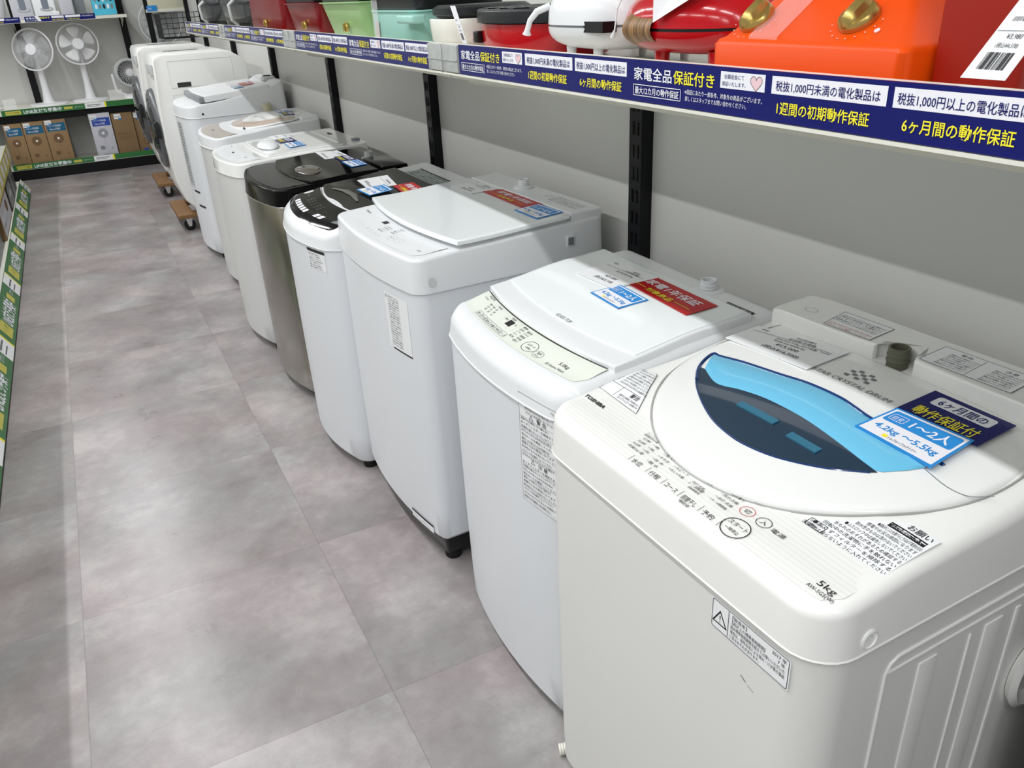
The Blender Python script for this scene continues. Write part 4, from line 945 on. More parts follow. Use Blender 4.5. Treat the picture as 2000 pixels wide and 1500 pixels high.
# ---- 5: stainless with black top ------------------------------------------------------
r5 = machine('stainless steel washing machine with glossy black top, fifth from the viewer', 0.530, 2.748, 0.02)
S5 = Shape(0.535, 0.475, 0.048, 0.038, 0.02, 0.004); W5 = S5.W
zu5 = lin((-0.02, 0.783), (0.08, 0.792), (0.30, 0.802), (0.52, 0.806)); zt5 = lambda u, v: zu5(u)
top_frame(S5, 0.728, zt5, 0.006, 0.001, 'top_frame', M_BLACKG, r5); body(S5, 0.730, 0.03, M_STEEL, r5); feet(S5, r5); bead(S5, 0.7295, r5, M_CHROME, 0.0025)
mb = MB(); mb.loft([S5.ring(0.03, 0.02), S5.ring(0.026, 0.045)]); mb.build('base_frame', M_BLACK, r5)
pn = panel(r5, S5, zt5, 0.022, 0.115, 0.03, M_DARKP, r=0.03, lift=0.0008)
p = Print(FP(S5, zt5, 0.0012))
for i in range(7): p.ellipse(0.09+i*0.035, 0.045+0.006*(i % 2), 0.007, 0.005, M_GREYINK, 0.0012)
for i in range(5): p.line([(0.12+i*0.05, 0.08), (0.145+i*0.05, 0.08)], M_GREYINK, 0.002)
p.ellipse(0.40, 0.055, 0.022, 0.014, M_GREYINK, 0.0014); p.build('printed_text', pn)
def zl5(u, v): return zt5(u, v)+0.007
mb = plate(lidpts(S5, 0.122, 0.355, 0.016, 0.045), zl5, 0.01, 0.003); lid = mb.build('lid', M_BLACKG, r5)
def zb5(u, v):
    d = ((u-0.158)/0.042)**2+((v-0.21)/0.092)**2; return zl5(u, v)+0.010*max(0, 1-d)**0.5
mb = plate(ell(0.158, 0.21, 0.040, 0.090, 40), lambda u, v: zb5(u, v), 0.004, 0.001); mb.build('lid_handle', M_BRONZE, lid)
p = Print(lambda a, b, l: (b, W5-a, zl5(b, W5-a)+l)); p.text('Agitator', 0.15, 0.150, 0.010, M_GREYINK, w=0.04); p.build('printed_text', lid)
mb = MB(); mb.box(0.372, 0.016, 0.79, 0.466, 0.235, 0.814, 0, 0.004); mb.build('rear_deck', M_BLACKG, r5)
tap(r5, 0.412, 0.275, 0.802, M_LGREY, 0.015, 0.026, True)
FL5 = lambda a, b, l: (b, W5-a, zl5(b, W5-a)+l)
place_on(tag_card(FL5, [(0.030, 0.272), (0.205, 0.260), (0.207, 0.352), (0.060, 0.352)], 'paper', 'white price paper on the black-topped stainless washing machine', 'price card', 'price_card', rows=[('¥18,000', 0.2, 0.15, 0.15, 0.28), ('(税込¥19,800)', 0.5, 0.12, 0.12, 0.4), ('全自動洗濯機', 0.4, 0.8, 0.09, 0.4)]), r5)
place_on(tag_card(FL5, [(0.180, 0.298), (0.298, 0.294), (0.300, 0.352), (0.195, 0.354)], 'navy', 'navy card with yellow print on the black-topped stainless machine', 'price card', 'warranty_card'), r5)
place_on(tag_card(FL5, [(0.302, 0.292), (0.425, 0.290), (0.415, 0.352), (0.305, 0.353)], 'blue', 'blue and white card on the black-topped stainless machine', 'price card', 'capacity_card'), r5)

# ---- 6: square lid with bump ---------------------------------------------------------
r6 = machine('white washing machine with square lid and domed handle, behind the stainless one', 0.508, 3.31, 0.025)
S6 = Shape(0.53, 0.53, 0.048, 0.045, 0.035, 0.006); W6 = S6.W
zu6 = lin((-0.02, 0.788), (0.10, 0.797), (0.40, 0.808), (0.53, 0.812)); zt6 = lambda u, v: zu6(u)
top_frame(S6, 0.736, zt6, 0.007, 0.002, 'top_frame', M_LIDW, r6); body(S6, 0.738, 0.03, M_BODYG, r6); feet(S6, r6); bead(S6, 0.7385, r6, M_WHITE, 0.003)
mb = MB(); mb.loft([S6.ring(0.04, 0.015), S6.ring(0.036, 0.045)]); mb.build('base_frame', M_MGREY, r6)
pn = panel(r6, S6, zt6, 0.022, 0.105, 0.04, M_WHITE, r=0.03)
p = Print(FP(S6, zt6)); p.text('Haier', 0.09, 0.080, 0.010, M_INK, w=0.022); p.rect(0.235, 0.070, 0.262, 0.078, M_INK, 0.0004, (1, 1))
for i in range(4):
    for j in range(3): p.text(('標準', '毛布', '予約', '脱水')[i], 0.11+i*0.05+j*0.01, 0.064-j*0.011, 0.008, M_LINE)
p.rrect(0.30, 0.045, 0.40, 0.062, 0.004, M_LINE, 0.001); p.rect(0.40, 0.075, 0.415, 0.082, M_GREYINK, 0.0004, (1, 1)); p.build('printed_text', pn)
mb = plate(lidpts(S6, 0.125, 0.43, 0.045, 0.018), lambda u, v: zt6(u, v)+0.006, 0.01, 0.003); lid = mb.build('lid', M_LIDW, r6)
mb = MB(); Q = lidpts(S6, 0.137, 0.42, 0.058, 0.016); mb.tube([(u, v, zt6(u, v)+0.007) for u, v in Q], 0.003, 6, closed=True); mb.build('lid_rim', M_WHITE, lid)
mb = plate(ell(0.172, 0.25, 0.042, 0.085, 40), lambda u, v: zt6(u, v)+0.006+0.026*max(0, 1-((u-0.172)/0.044)**2-((v-0.25)/0.087)**2)**0.5, 0.004, 0.001); mb.build('lid_handle', M_WHITE, lid)
p = Print(FP(S6, zt6)); p.rect(0.14, 0.470, 0.20, 0.482, M_INK, 0.0004); p.build('warning_sticker', r6)
FL6 = lambda a, b, l: (b, W6-a, zt6(b, W6-a)+0.007+l)
place_on(tag_card(FL6, [(0.150, 0.232), (0.250, 0.230), (0.268, 0.2986), (0.158, 0.296)], 'navy', 'navy card on the square-lidded white washing machine', 'price card', 'warranty_card'), r6)
place_on(tag_card(FL6, [(0.275, 0.240), (0.400, 0.232), (0.405, 0.300), (0.288, 0.302)], 'blue', 'blue and white card on the square-lidded white machine', 'price card', 'capacity_card'), r6)
place_on(tag_card(FL6, [(0.040, 0.232), (0.150, 0.232), (0.155, 0.305), (0.045, 0.310)], 'paper', 'white price paper on the square-lidded white washing machine', 'price card', 'price_card', rows=[('¥16,000', 0.2, 0.3, 0.15, 0.4), ('全自動洗濯機', 0.2, 0.8, 0.09, 0.5)]), r6)
mb = MB(); mb.lathe([(0.018, -0.004), (0.018, 0.02), (0.01, 0.022)], (0.50, 0.09, 0.80), 20); mb.build('water_inlet', M_MGREY, r6)

# ---- 7: champagne oval lid -------------------------------------------------------------
r7 = machine('white washing machine with champagne oval ring on its lid and beige panel', 0.565, 4.175, 0.01)
S7 = Shape(0.54, 0.51, 0.048, 0.045, 0.05, 0.006); W7 = S7.W
zu7 = lin((-0.02, 0.768), (0.10, 0.782), (0.35, 0.806), (0.53, 0.812)); zt7 = lambda u, v: zu7(u)
top_frame(S7, 0.715, zt7, 0.007, 0.001, 'top_frame', M_WHITE, r7); body(S7, 0.717, 0.03, M_BODYG, r7); feet(S7, r7); bead(S7, 0.7175, r7, M_WHITE, 0.004)
pn = panel(r7, S7, zt7, 0.018, 0.105, 0.03, M_BEIGE, r=0.03); p = Print(FP(S7, zt7)); p.rect(0.23, 0.060, 0.275, 0.072, M_MGREY, 0.0004, (1, 1)); p.ellipse(0.36, 0.045, 0.018, 0.012, M_LINE, 0.002); p.ellipse(0.41, 0.05, 0.014, 0.010, M_LINE, 0.002); p.build('printed_text', pn)
def zl7(u, v): d = ((u-0.30)/0.19)**2+((v-0.27)/0.235)**2; return zt7(u, v)+0.004+0.022*max(0, 1-d)**0.5
mb = plate(ell(0.30, 0.27, 0.185, 0.23, 60), zl7, 0.006, 0.001, steps=(0.99, 0.97, 0.94, 0.9, 0.85, 0.8, 0.7, 0.6, 0.45, 0.3, 0.12)); lid = mb.build('lid', M_LIDW, r7)
A_ = [(0.30+0.180*math.cos(t), 0.27+0.224*math.sin(t)) for t in [math.pi*(0.32+1.36*k/40) for k in range(41)]]; B_ = [(0.325+0.150*math.cos(t), 0.27+0.165*math.sin(t)) for t in [math.pi*(0.32+1.36*k/40) for k in range(41)]]
curve_fill(A_, B_, zl7, 0.0008, M_TAN, 'lid_ring', lid)
mb = MB(); mb.box(0.42, 0.06, 0.80, 0.51, 0.48, 0.822, 0, 0.008); mb.build('rear_deck', M_WHITE, r7)
FL7 = lambda a, b, l: (b, W7-a, zl7(b, W7-a)+l)
place_on(tag_card(FL7, [(0.175, 0.365), (0.28, 0.36), (0.285, 0.425), (0.18, 0.43)], 'blue', 'blue and white card on the champagne-ringed washing machine', 'price card', 'capacity_card'), r7)
place_on(tag_card(FL7, [(0.285, 0.37), (0.39, 0.36), (0.39, 0.415), (0.285, 0.425)], 'navy', 'navy card on the champagne-ringed washing machine', 'price card', 'warranty_card'), r7)
p = Print(FL7); p.text('HITACHI', 0.24, 0.24, 0.012, M_GREYINK, w=0.04); p.rect(0.40, 0.145, 0.42, 0.155, M_INK, 0.0006, (1, 1)); p.build('printed_text', lid)

# ---- 8: taller, lid propped ------------------------------------------------------------
r8 = machine('tall white washing machine with lifted square lid and orange card, before the drum machines', 0.546, 4.88, 0.03)
S8 = Shape(0.55, 0.53, 0.042, 0.045, 0.03, 0.006); W8 = S8.W
zu8 = lin((-0.02, 0.850), (0.10, 0.866), (0.42, 0.905), (0.49, 0.945), (0.53, 0.95)); zt8 = lambda u, v: zu8(u)
top_frame(S8, 0.790, zt8, 0.009, 0.001, 'top_frame', M_WHITE, r8); body(S8, 0.792, 0.03, M_BODYC, r8); feet(S8, r8); bead(S8, 0.7925, r8, M_WHITE, 0.0035)
def zl8(u, v): return 0.903+(u-0.08)*0.075
mb = plate(lidpts(S8, 0.090, 0.44, 0.006, 0.012), zl8, 0.034, 0.006); lid = mb.build('lid', M_WHITE, r8)
mb = MB(); mb.box(0.060, 0.020, 0.868, 0.092, W8-0.020, 0.897, 0, 0.006); mb.build('lid_handle', M_MGREY, lid)
FL8 = lambda a, b, l: (b, W8-a, zl8(b, W8-a)+l)
place_on(tag_card(FL8, [(0.23, 0.34), (0.39, 0.33), (0.39, 0.40), (0.23, 0.41)], 'red', 'orange-red card on the lifted lid of the tall white machine', 'price card', 'warranty_card'), r8)
place_on(tag_card(FL8, [(0.34, 0.275), (0.46, 0.27), (0.46, 0.325), (0.35, 0.33)], 'blue', 'blue card by the orange-red card on the lifted lid', 'price card', 'capacity_card'), r8)
mb = MB(); mb.box(0.45, 0.15, 0.935, 0.52, 0.21, 0.962, 0, 0.008); mb.box(0.46, 0.165, 0.961, 0.50, 0.195, 0.967, 1); mb.build('hinge_cover', [M_LGREY, M_BLACK], r8)
mb = MB(); mb.tube([(0.02, 0, 0), (0.02, -0.002, 0)], 0.006, 12); mb.build('screw_hole', M_INK, r8, (0.041, 0.0, 0.813))
p = Print(frontF(S8)); p.rect(0.26, 0.40, 0.37, 0.76, mat('pale_label', srgb(190, 193, 195), 0.3), 0.0004, (4, 3))
for i in range(20): p.text(jp(20, 3)[i], 0.27, 0.745-i*0.017, 0.012, M_INK, w=0.075+0.005*(i % 4))
p.rect(0.34, 0.372, 0.44, 0.384, M_INK, 0.0006, (3, 1)); p.rect(0.38, 0.292, 0.48, 0.304, M_INK, 0.0006, (3, 1)); p.build('instruction_sticker', r8)
mb = MB(); mb.tube([(0.0, 0, 0.0), (0.01, -0.006, -0.045), (0.014, -0.008, -0.085)], [0.024, 0.022, 0.019], 14); mb.build('drain_elbow', mat('ivory_rubber', srgb(206, 198, 170), 0.5), r8, (0.40, -0.028, 0.835))

# ---- drum machines on dollies -------------------------------------------------------------
def dolly(x0, y0, x1, y1, label, z=0.088):
    t = thing('moving_dolly', label, 'dolly', ((x0+x1)/2, (y0+y1)/2, 0), 0, 'wooden dollies under the drum machines')
    hx, hy = (x1-x0)/2, (y1-y0)/2
    for s in (-1, 1):
        mb = MB(); mb.box(-hx, s*hy-(0.11 if s > 0 else 0), z, hx, s*hy+(0.11 if s < 0 else 0), z+0.026, 0, 0.003); mb.build('board', M_MDF, t)
        mb = MB(); mb.box(s*hx-(0.10 if s > 0 else 0), -hy+0.11, z, s*hx+(0.10 if s < 0 else 0), hy-0.11, z+0.026, 0, 0.003); mb.build('board', M_MDF, t)
    for sx in (-1, 1):
        for sy in (-1, 1):
            cx, cy_ = sx*(hx-0.065), sy*(hy-0.055)
            mb = MB(); mb.lathe([(0.015, -0.016), (0.034, -0.014), (0.037, -0.008), (0.037, 0.008), (0.034, 0.014), (0.015, 0.016)], (cx, cy_, 0.037), 28, M=Matrix.Rotation(math.radians(90), 4, 'X')); c = mb.build('caster', M_RUBBER, t)
            mb = MB(); mb.box(cx-0.026, cy_-0.026, z-0.004, cx+0.026, cy_+0.026, z)
            for q in (-1, 1):
                P = [(cx-0.022, z-0.004), (cx+0.022, z-0.004), (cx+0.009, 0.030), (cx-0.009, 0.030)]
                mb.loft([[(a, cy_+q*0.0185, b) for a, b in P], [(a, cy_+q*0.0215, b) for a, b in P]], smooth=False)
            mb.build('caster_fork', M_CHROME, c)
    return t
dolly(0.425, 5.68, 0.99, 6.20, 'brown wooden dolly with black casters under the nearer drum washing machine')
dolly(0.425, 6.88, 0.99, 7.40, 'brown wooden dolly with black casters under the rear drum washing machine')

def drum(label, x0, y0, W, zb=0.115, zt=1.092, card=True):
    t = thing('washing_machine', label, 'washing machine', (x0, y0, 0), 0)
    D = 0.56
    prof = [(0.075, zb+0.035), (0.025, zb+0.10), (-0.005, zb+0.22), (-0.018, zb+0.45), (-0.012, zb+0.66), (0.002, zt-0.16), (0.010, zt-0.03), (0.022, zt-0.007), (0.06, zt), (0.42, zt), (0.47, zt-0.010), (D-0.01, zt-0.06), (D, zt-0.09), (D, zb+0.035)]
    mb = MB(); rings = []
    c = (0.28, zb+0.45)
    for (v, k) in ((0.0, 0.975), (0.006, 0.99), (0.020, 1.0), (W-0.020, 1.0), (W-0.006, 0.99), (W, 0.975)):
        rings.append([(c[0]+(u-c[0])*k, v, c[1]+(z-c[1])*k) for u, z in prof])
    mb.loft(rings); mb.build('body', M_WARM, t)
    mb = MB(); mb.box(0.10, 0.02, zb+0.008, D-0.02, W-0.02, zb+0.055, 0, 0.004); mb.build('base_frame', M_LGREY, t)
    for (u, v) in ((0.13, 0.06), (0.13, W-0.06), (D-0.06, 0.06), (D-0.06, W-0.06)):
        mb = MB(); mb.lathe([(0.024, 0), (0.024, 0.012)], (u, v, zb), 16); mb.build('foot', M_RUBBER, t)
    # service panels pressed in the side wall
    mb = MB()
    for (a, b, c_, d) in ((0.09, zb+0.10, 0.50, zb+0.74), (0.09, zb+0.78, 0.47, zt-0.045)):
        P = [(a, b), (c_, b), (c_, d), (a, d)]
        mb.tube([(x, 0.0002, z) for x, z in P], 0.0016, 6, closed=True)
    mb.tube([(0.09, 0.0002, zb+0.32), (0.30, 0.0002, zb+0.32)], 0.0016, 6); mb.build('side_panel_seam', M_LGREY, t)
    mb = MB(); mb.box(0.125, -0.001, zt-0.195, 0.205, 0.010, zt-0.168); mb.box(0.12, 0.001, zt-0.20, 0.21, 0.006, zt-0.163, 1, 0.001); mb.build('side_grip', [M_DARKP, M_LGREY], t)
    # round door on the front
    zc = zb+0.52; R = 0.245
    MR = Matrix.Rotation(math.radians(-90), 4, 'Y')
    mb = MB(); mb.lathe([(R, -0.03), (R+0.004, 0.0), (R-0.004, 0.020), (R-0.03, 0.032), (R-0.055, 0.030), (R-0.06, 0.015)], (-0.012, W/2, zc), 56, M=MR, cap1=False); dr = mb.build('door', mat('graphite_ring', srgb(88, 90, 93), 0.3), t)
    mb = MB(); mb.lathe([(R-0.055, 0.016), (R-0.08, 0.038), (R-0.13, 0.052), (0.01, 0.060)], (-0.012, W/2, zc), 56, M=MR); mb.build('door_window', mat('dark_door_glass', srgb(22, 26, 30), 0.05, coat=0.5), dr)
    mb = MB(); mb.box(-0.058, 0.035, zc-0.03, -0.03, 0.075, zc+0.07, 0, 0.008); mb.build('door_handle', M_BLACK, dr)
    mb = MB(); mb.box(-0.010, 0.03, zt-0.12, 0.006, 0.25, zt-0.055, 0, 0.004); mb.build('control_panel', M_LGREY, t)
    p = Print(lambda a, b, l: (a, 0.24+b, zt+l)); p.rect(0.11, 0.0, 0.32, 0.10, M_MGREY, 0.0008); p.rect(0.14, 0.03, 0.20, 0.06, M_INK, 0.0012); p.build('drying_filter', t)
    return t
t9 = drum('white front-loading drum washing machine with dark round door, nearer of the pair on dollies', 0.465, 5.64, 0.60)
t10 = drum('white front-loading drum washing machine farther back, mostly hidden by the nearer one', 0.475, 6.84, 0.60)

# ================================================================== goods on the right shelf
ST = SZ0+0.0165
# orange two-knob stove-like grill
t = thing('tabletop_grill', 'orange enamelled tabletop grill with two brass knobs and clear tape', 'grill', (0.70, 0.70, ST))
mb = MB()
lo = [(0.0, 0.0), (0.0, 0.056)]
def quadring(x0, x1, y0, y1, z, r=0.012, n=4):
    P = []
    for (cx, cy_, a) in ((x1-r, y1-r, 0), (x0+r, y1-r, 90), (x0+r, y0+r, 180), (x1-r, y0+r, 270)):
        for k in range(n+1): an = math.radians(a+90*k/n); P.append((cx+r*math.cos(an), cy_+r*math.sin(an), z))
    return P
R = [quadring(0.0, 0.30, -0.145, 0.130, 0.0), quadring(-0.001, 0.30, -0.146, 0.131, 0.052), quadring(0.003, 0.30, -0.143, 0.128, 0.0575), quadring(0.010, 0.30, -0.138, 0.124, 0.060),
     quadring(0.062, 0.30, -0.095, 0.100, 0.0985), quadring(0.070, 0.30, -0.090, 0.096, 0.101), quadring(0.078, 0.30, -0.086, 0.092, 0.099), quadring(0.085, 0.295, -0.082, 0.088, 0.104), quadring(0.085, 0.295, -0.082, 0.088, 0.16)]
mb.loft(R); mb.build('housing', M_ORANGE, t)
def knob(y, x, z):
    M = Matrix.Rotation(math.radians(-50), 4, 'Y')
    mb = MB()
    mb.lathe([(0.0205, -0.004), (0.0215, 0.002), (0.0205, 0.006), (0.0185, 0.0085), (0.002, 0.009)], (0, 0, 0), 36)
    rings = []
    for q in range(13):
        a = -1+2*q/12; hw = 0.0055*math.sqrt(max(0.02, 1-a*a))+0.0015; zt_ = 0.008+0.012*math.sqrt(max(0, 1-a**4))
        rings.append([(a*0.0215, -hw*1.5, 0.007), (a*0.0215, -hw, zt_*0.8), (a*0.0215, 0, zt_), (a*0.0215, hw, zt_*0.8), (a*0.0215, hw*1.5, 0.007)])
    mb.loft(rings)
    o = mb.build('knob', M_GOLD, t, (x, y, z)); o.rotation_euler = (0, math.radians(-37), 0); return o
knob(0.098-0.008, 0.032, 0.0775); knob(-0.056, 0.034, 0.079)
mb = MB(); mb.loft([quadring(0.03, 0.33, -0.24, -0.152, 0.0, 0.004), quadring(0.03, 0.33, -0.24, -0.152, 0.16, 0.004)]); o = mb.build('product_box', M_ORANGED, None, (0.70, 0.70, ST)); tag(o, 'deep red-orange box beside the orange grill, at the near end of the shelf', 'box')
mb = MB(); mb.loft([[(0.0-0.0015, y, 0.0), (0.0095-0.0025, y, 0.0620), (0.060, y, 0.0995), (0.09, y, 0.106), (0.09, y, 0.104)] for y in (0.030, 0.075)], closed=False, cap0=False, cap1=False, smooth=False)
mb.build('clear_tape', mat('clear_tape_film', (1, 1, 1), 0.25, alpha=0.18), t)
mb = MB()
for k in range(9):
    an = math.radians(200+k*20)
    for (ky, kx, kz) in ((0.090, 0.032, 0.0775), (-0.056, 0.034, 0.079)):
        dy, du = 0.029*math.cos(an), 0.029*math.sin(an); mb.lathe([(0.0009, 0.0), (0.0006, 0.0008)], (kx+du*0.80, ky-dy, kz+du*0.60-0.0002), 8)
mb.lathe([(0.0032, 0), (0.003, 0.0006)], (0.022, -0.090, 0.0695), 16, M=Matrix.Rotation(math.radians(-37), 4, 'Y')); mb.build('dial_marks', M_ROSE, t)
# hang tag at the near end
def hang_tag(pts, label, nm='price_tag', rows=True, m=None, name='price_tag'):
    """thin card through 4 corners given in 3D: bottom-left, bottom-right, top-right, top-left"""
    a, b, c, d = [Vector(q) for q in pts]; n = (b-a).cross(d-a).normalized()
    Wd, Hd = (b-a).length, (d-a).length
    def G(u, v, l): s, t_ = u/Wd, v/Hd; return (a*(1-s)+b*s)*(1-t_)+(d*(1-s)+c*s)*t_+n*l
    mb = MB(); vs = [G(0, 0, 0), G(Wd, 0, 0), G(Wd, Hd, 0), G(0, Hd, 0), G(0, 0, -0.0006), G(Wd, 0, -0.0006), G(Wd, Hd, -0.0006), G(0, Hd, -0.0006)]
    mb.add(vs, [(0, 1, 2, 3), (7, 6, 5, 4), (0, 4, 5, 1), (1, 5, 6, 2), (2, 6, 7, 3), (3, 7, 4, 0)])
    o = mb.build(name, M_PAPER); tag(o, label, 'price tag')
    if rows:
        p = Print(G)
        for k in range(22):
            if random.random() < 0.75: x = Wd*(0.2+0.6*k/22); p.rect(x, Hd*0.10, x+Wd*0.6/22*random.choice((0.4, 0.6, 0.8)), Hd*0.28, M_INK, 0.0004, (1, 1))
        p.text('¥3,980', Wd*0.35, Hd*0.42, Hd*0.07, M_INK, w=Wd*0.35); p.text('(税込¥4,378)', Wd*0.25, Hd*0.33, Hd*0.06, M_INK, w=Wd*0.5)
        p.line([(Wd*0.05, Hd*0.5), (Wd*0.95, Hd*0.5)], M_GREYINK, 0.0005); p.text('調理家電 グリル', Wd*0.2, Hd*0.6, Hd*0.05, M_INK, w=Wd*0.5); p.build('printed_text', o)
    return o
hang_tag([(0.672, 0.476, 1.272), (0.672, 0.436, 1.272), (0.690, 0.405, 1.345), (0.690, 0.440, 1.345)], 'white price tag hanging at the near end of the shelf, right of the orange grill')
# red sandwich maker with walnut wrap
t = thing('sandwich_maker', 'glossy red clamshell sandwich maker with woodgrain wrapped handle', 'sandwich maker', (0.735, 1.0, ST))
def clam(t, W, zc, h1, h2, D, mt, my=0.0, p=2.6, name1='lid', name2='base', depth0=0.0):
    for nm, s, h in ((name1, 1, h1), (name2, -1, h2)):
        rings = []
        for k in range(9):
            a = math.pi/2*k/8; q = math.cos(a)**0.55; z = zc+s*(0.002+h*math.sin(a)**0.85)
            rings.append([(D/2+depth0+x*q, my+y*q, z) for x, y in ell(0, 0, D/2, W/2, 56, p)])
        mb = MB(); mb.loft(rings); mb.build(nm, mt, t)
clam(t, 0.27, 0.062, 0.055, 0.034, 0.24, M_REDP, 0.0)
mb = MB(); mb.loft([[(x*0.99+0.12, y*0.99, z) for x, y in ell(0, 0, 0.12, 0.135, 56, 2.6)] for z in (0.059, 0.065)]); mb.build('seam', M_BLACK, t)
for (x, y) in ((0.05, 0.04), (0.05, -0.08), (0.19, 0.06), (0.19, -0.08)):
    mb = MB(); mb.lathe([(0.009, 0.0), (0.012, 0.034)], (x, y, 0), 20); mb.build('foot', M_REDP, t)
mb = MB(); rings = []
for y in (-0.005, 0.062):
    rings.append([(0.105+math.cos(a)*0.112, y, 0.062+math.sin(a)*(0.040 if math.sin(a) > 0 else 0.036)) for a in [math.pi*(0.42+1.16*k/20) for k in range(21)]])
mb.loft(rings, closed=False, cap0=False, cap1=False); mb.build('woodgrain_wrap', M_WOOD, t)
mb = MB(); mb.tube([(-0.006, 0.060, 0.108), (-0.012, 0.067, 0.09), (-0.014, 0.070, 0.062), (-0.013, 0.077, 0.052)], [0.0012, 0.0012, 0.0012, 0.004], 8); mb.build('tie', M_WHITE, t)
mb = MB(); mb.add([(-0.010, -0.010, 0.112), (-0.014, -0.015, 0.072), (0.0, -0.075, 0.10), (0.02, -0.10, 0.125), (0.03, -0.03, 0.125)], [(0, 1, 2, 3, 4)]); 
o = mb.build('paper_slip', M_PAPER, None, (0.74, 1.0, ST)); sm = o.modifiers.new('thickness', 'SOLIDIFY'); sm.thickness = 0.0006; tag(o, 'folded white paper slip lying on the red sandwich maker', 'paper')
# white sandwich maker
t = thing('sandwich_maker', 'white clamshell hot sandwich maker with latch, between red appliances', 'sandwich maker', (0.745, 1.25, ST))
clam(t, 0.24, 0.062, 0.075, 0.038, 0.25, M_WHITE, 0.0, 3.0)
mb = MB(); mb.loft([[(x*0.985+0.125, y*0.985, z) for x, y in ell(0, 0, 0.125, 0.12, 56, 3.0)] for z in (0.0585, 0.0655)]); mb.build('seam', M_MGREY, t)
for (x, y) in ((0.045, 0.055), (0.045, -0.03), (0.20, 0.06), (0.20, -0.06)):
    mb = MB(); mb.lathe([(0.007, 0.0), (0.009, 0.034)], (x, y, 0), 20); mb.build('foot', M_WHITE, t)
mb = MB(); mb.tube([(0.03, 0.100, 0.092), (0.010, 0.112, 0.084), (0.0, 0.120, 0.070), (-0.004, 0.124, 0.054), (-0.004, 0.126, 0.048)], [0.006, 0.006, 0.005, 0.005, 0.008], 10); mb.build('latch', M_WHITE, t)
mb = MB(); mb.box(0.004, -0.105, 0.054, 0.03, -0.050, 0.070); mb.build('hinge_slot', M_BLACK, t)
# takoyaki grill
t = thing('takoyaki_grill', 'red oval takoyaki grill with black dimpled plate and rocker switch', 'grill', (0.745, 1.52, ST))
mb = MB(); mb.loft([[(x*k+0.115, y*k, z) for x, y in ell(0, 0, 0.115, 0.150, 64, 2.3)] for z, k in ((0.004, 0.93), (0.012, 0.965), (0.05, 0.985), (0.062, 0.99))]); mb.build('housing', M_REDP, t)
def ztk(u, v):
    z = 0.092
    for i in range(-2, 3):
        for j in range(-1, 3):
            d = math.hypot(u-(0.045+j*0.047), v-i*0.052)
            if d < 0.018: z -= 0.014*(1-(d/0.018)**2)
    return z
mb = plate([(0.115+x, y) for x, y in ell(0, 0, 0.121, 0.156, 64, 2.3)], lambda u, v: 0.088, 0.024, 0.005, steps=(0.97, 0.93)); mb.build('plate_rim', M_GRILL, t)
vs = []; fs = []; n = 48
for i in range(n+1):
    for j in range(n+1):
        u, v = 0.012+0.206*i/n, -0.14+0.28*j/n; vs.append((u, v, ztk(u, v)-0.002))
for i in range(n):
    for j in range(n):
        u, v = 0.012+0.206*i/n, -0.14+0.28*j/n
        if ((u-0.115)/0.112)**2.3 if u > 0.115 else 0 <= 1:
            if abs((u-0.115)/0.112)**2.3+abs(v/0.142)**2.3 < 0.96: q = i*(n+1)+j; fs.append((q, q+1, q+n+2, q+n+1))
mb = MB(); mb.add(vs, fs, 0, True); mb.build('dimpled_plate', M_GRILL, t)
mb = MB(); mb.box(-0.004, 0.080, 0.026, 0.020, 0.102, 0.048, 0, 0.002); sw = mb.build('power_switch', M_BLACK, t, (0.008, 0, 0))
p = Print(lambda a, b, l: (0.0075-l, 0.112-a, b)); p.text('ON', 0.0, 0.03, 0.006, M_REDINK); p.text('OFF', 0.008, 0.03, 0.006, M_REDINK); p.build('printed_text', t)
# cream bowl appliance
t = thing('mini_cooker', 'small cream cooker with dark lid standing beside the red grill', 'cooker', (0.715, 1.745, ST))
mb = MB(); mb.loft([[(x*k+0.10, y*k, z) for x, y in ell(0, 0, 0.095, 0.078, 48, 3.2)] for z, k in ((0.022, 0.90), (0.027, 0.96), (0.045, 0.985), (0.068, 1.0), (0.0705, 0.985))]); mb.build('housing', M_CREAM, t)
mb = MB(); mb.loft([[(x*k+0.10, y*k, z) for x, y in ell(0, 0, 0.085, 0.068, 48, 3.2)] for z, k in ((0.0, 0.9), (0.024, 0.95))]); mb.build('base', M_CREAM, t)
mb = MB(); mb.loft([[(x*k+0.115, y*k, z) for x, y in ell(0, 0, 0.10, 0.085, 48, 3.2)] for z, k in ((0.072, 0.9), (0.078, 1.0), (0.090, 1.0), (0.096, 0.9))]); mb.build('lid', M_GRILL, t)
hang_tag([(0.700, 1.565, ST+0.030), (0.700, 1.545, ST+0.030), (0.700, 1.59, ST+0.097), (0.700, 1.614, ST+0.097)], 'narrow white price tag leaning between the cream cooker and the red grill')
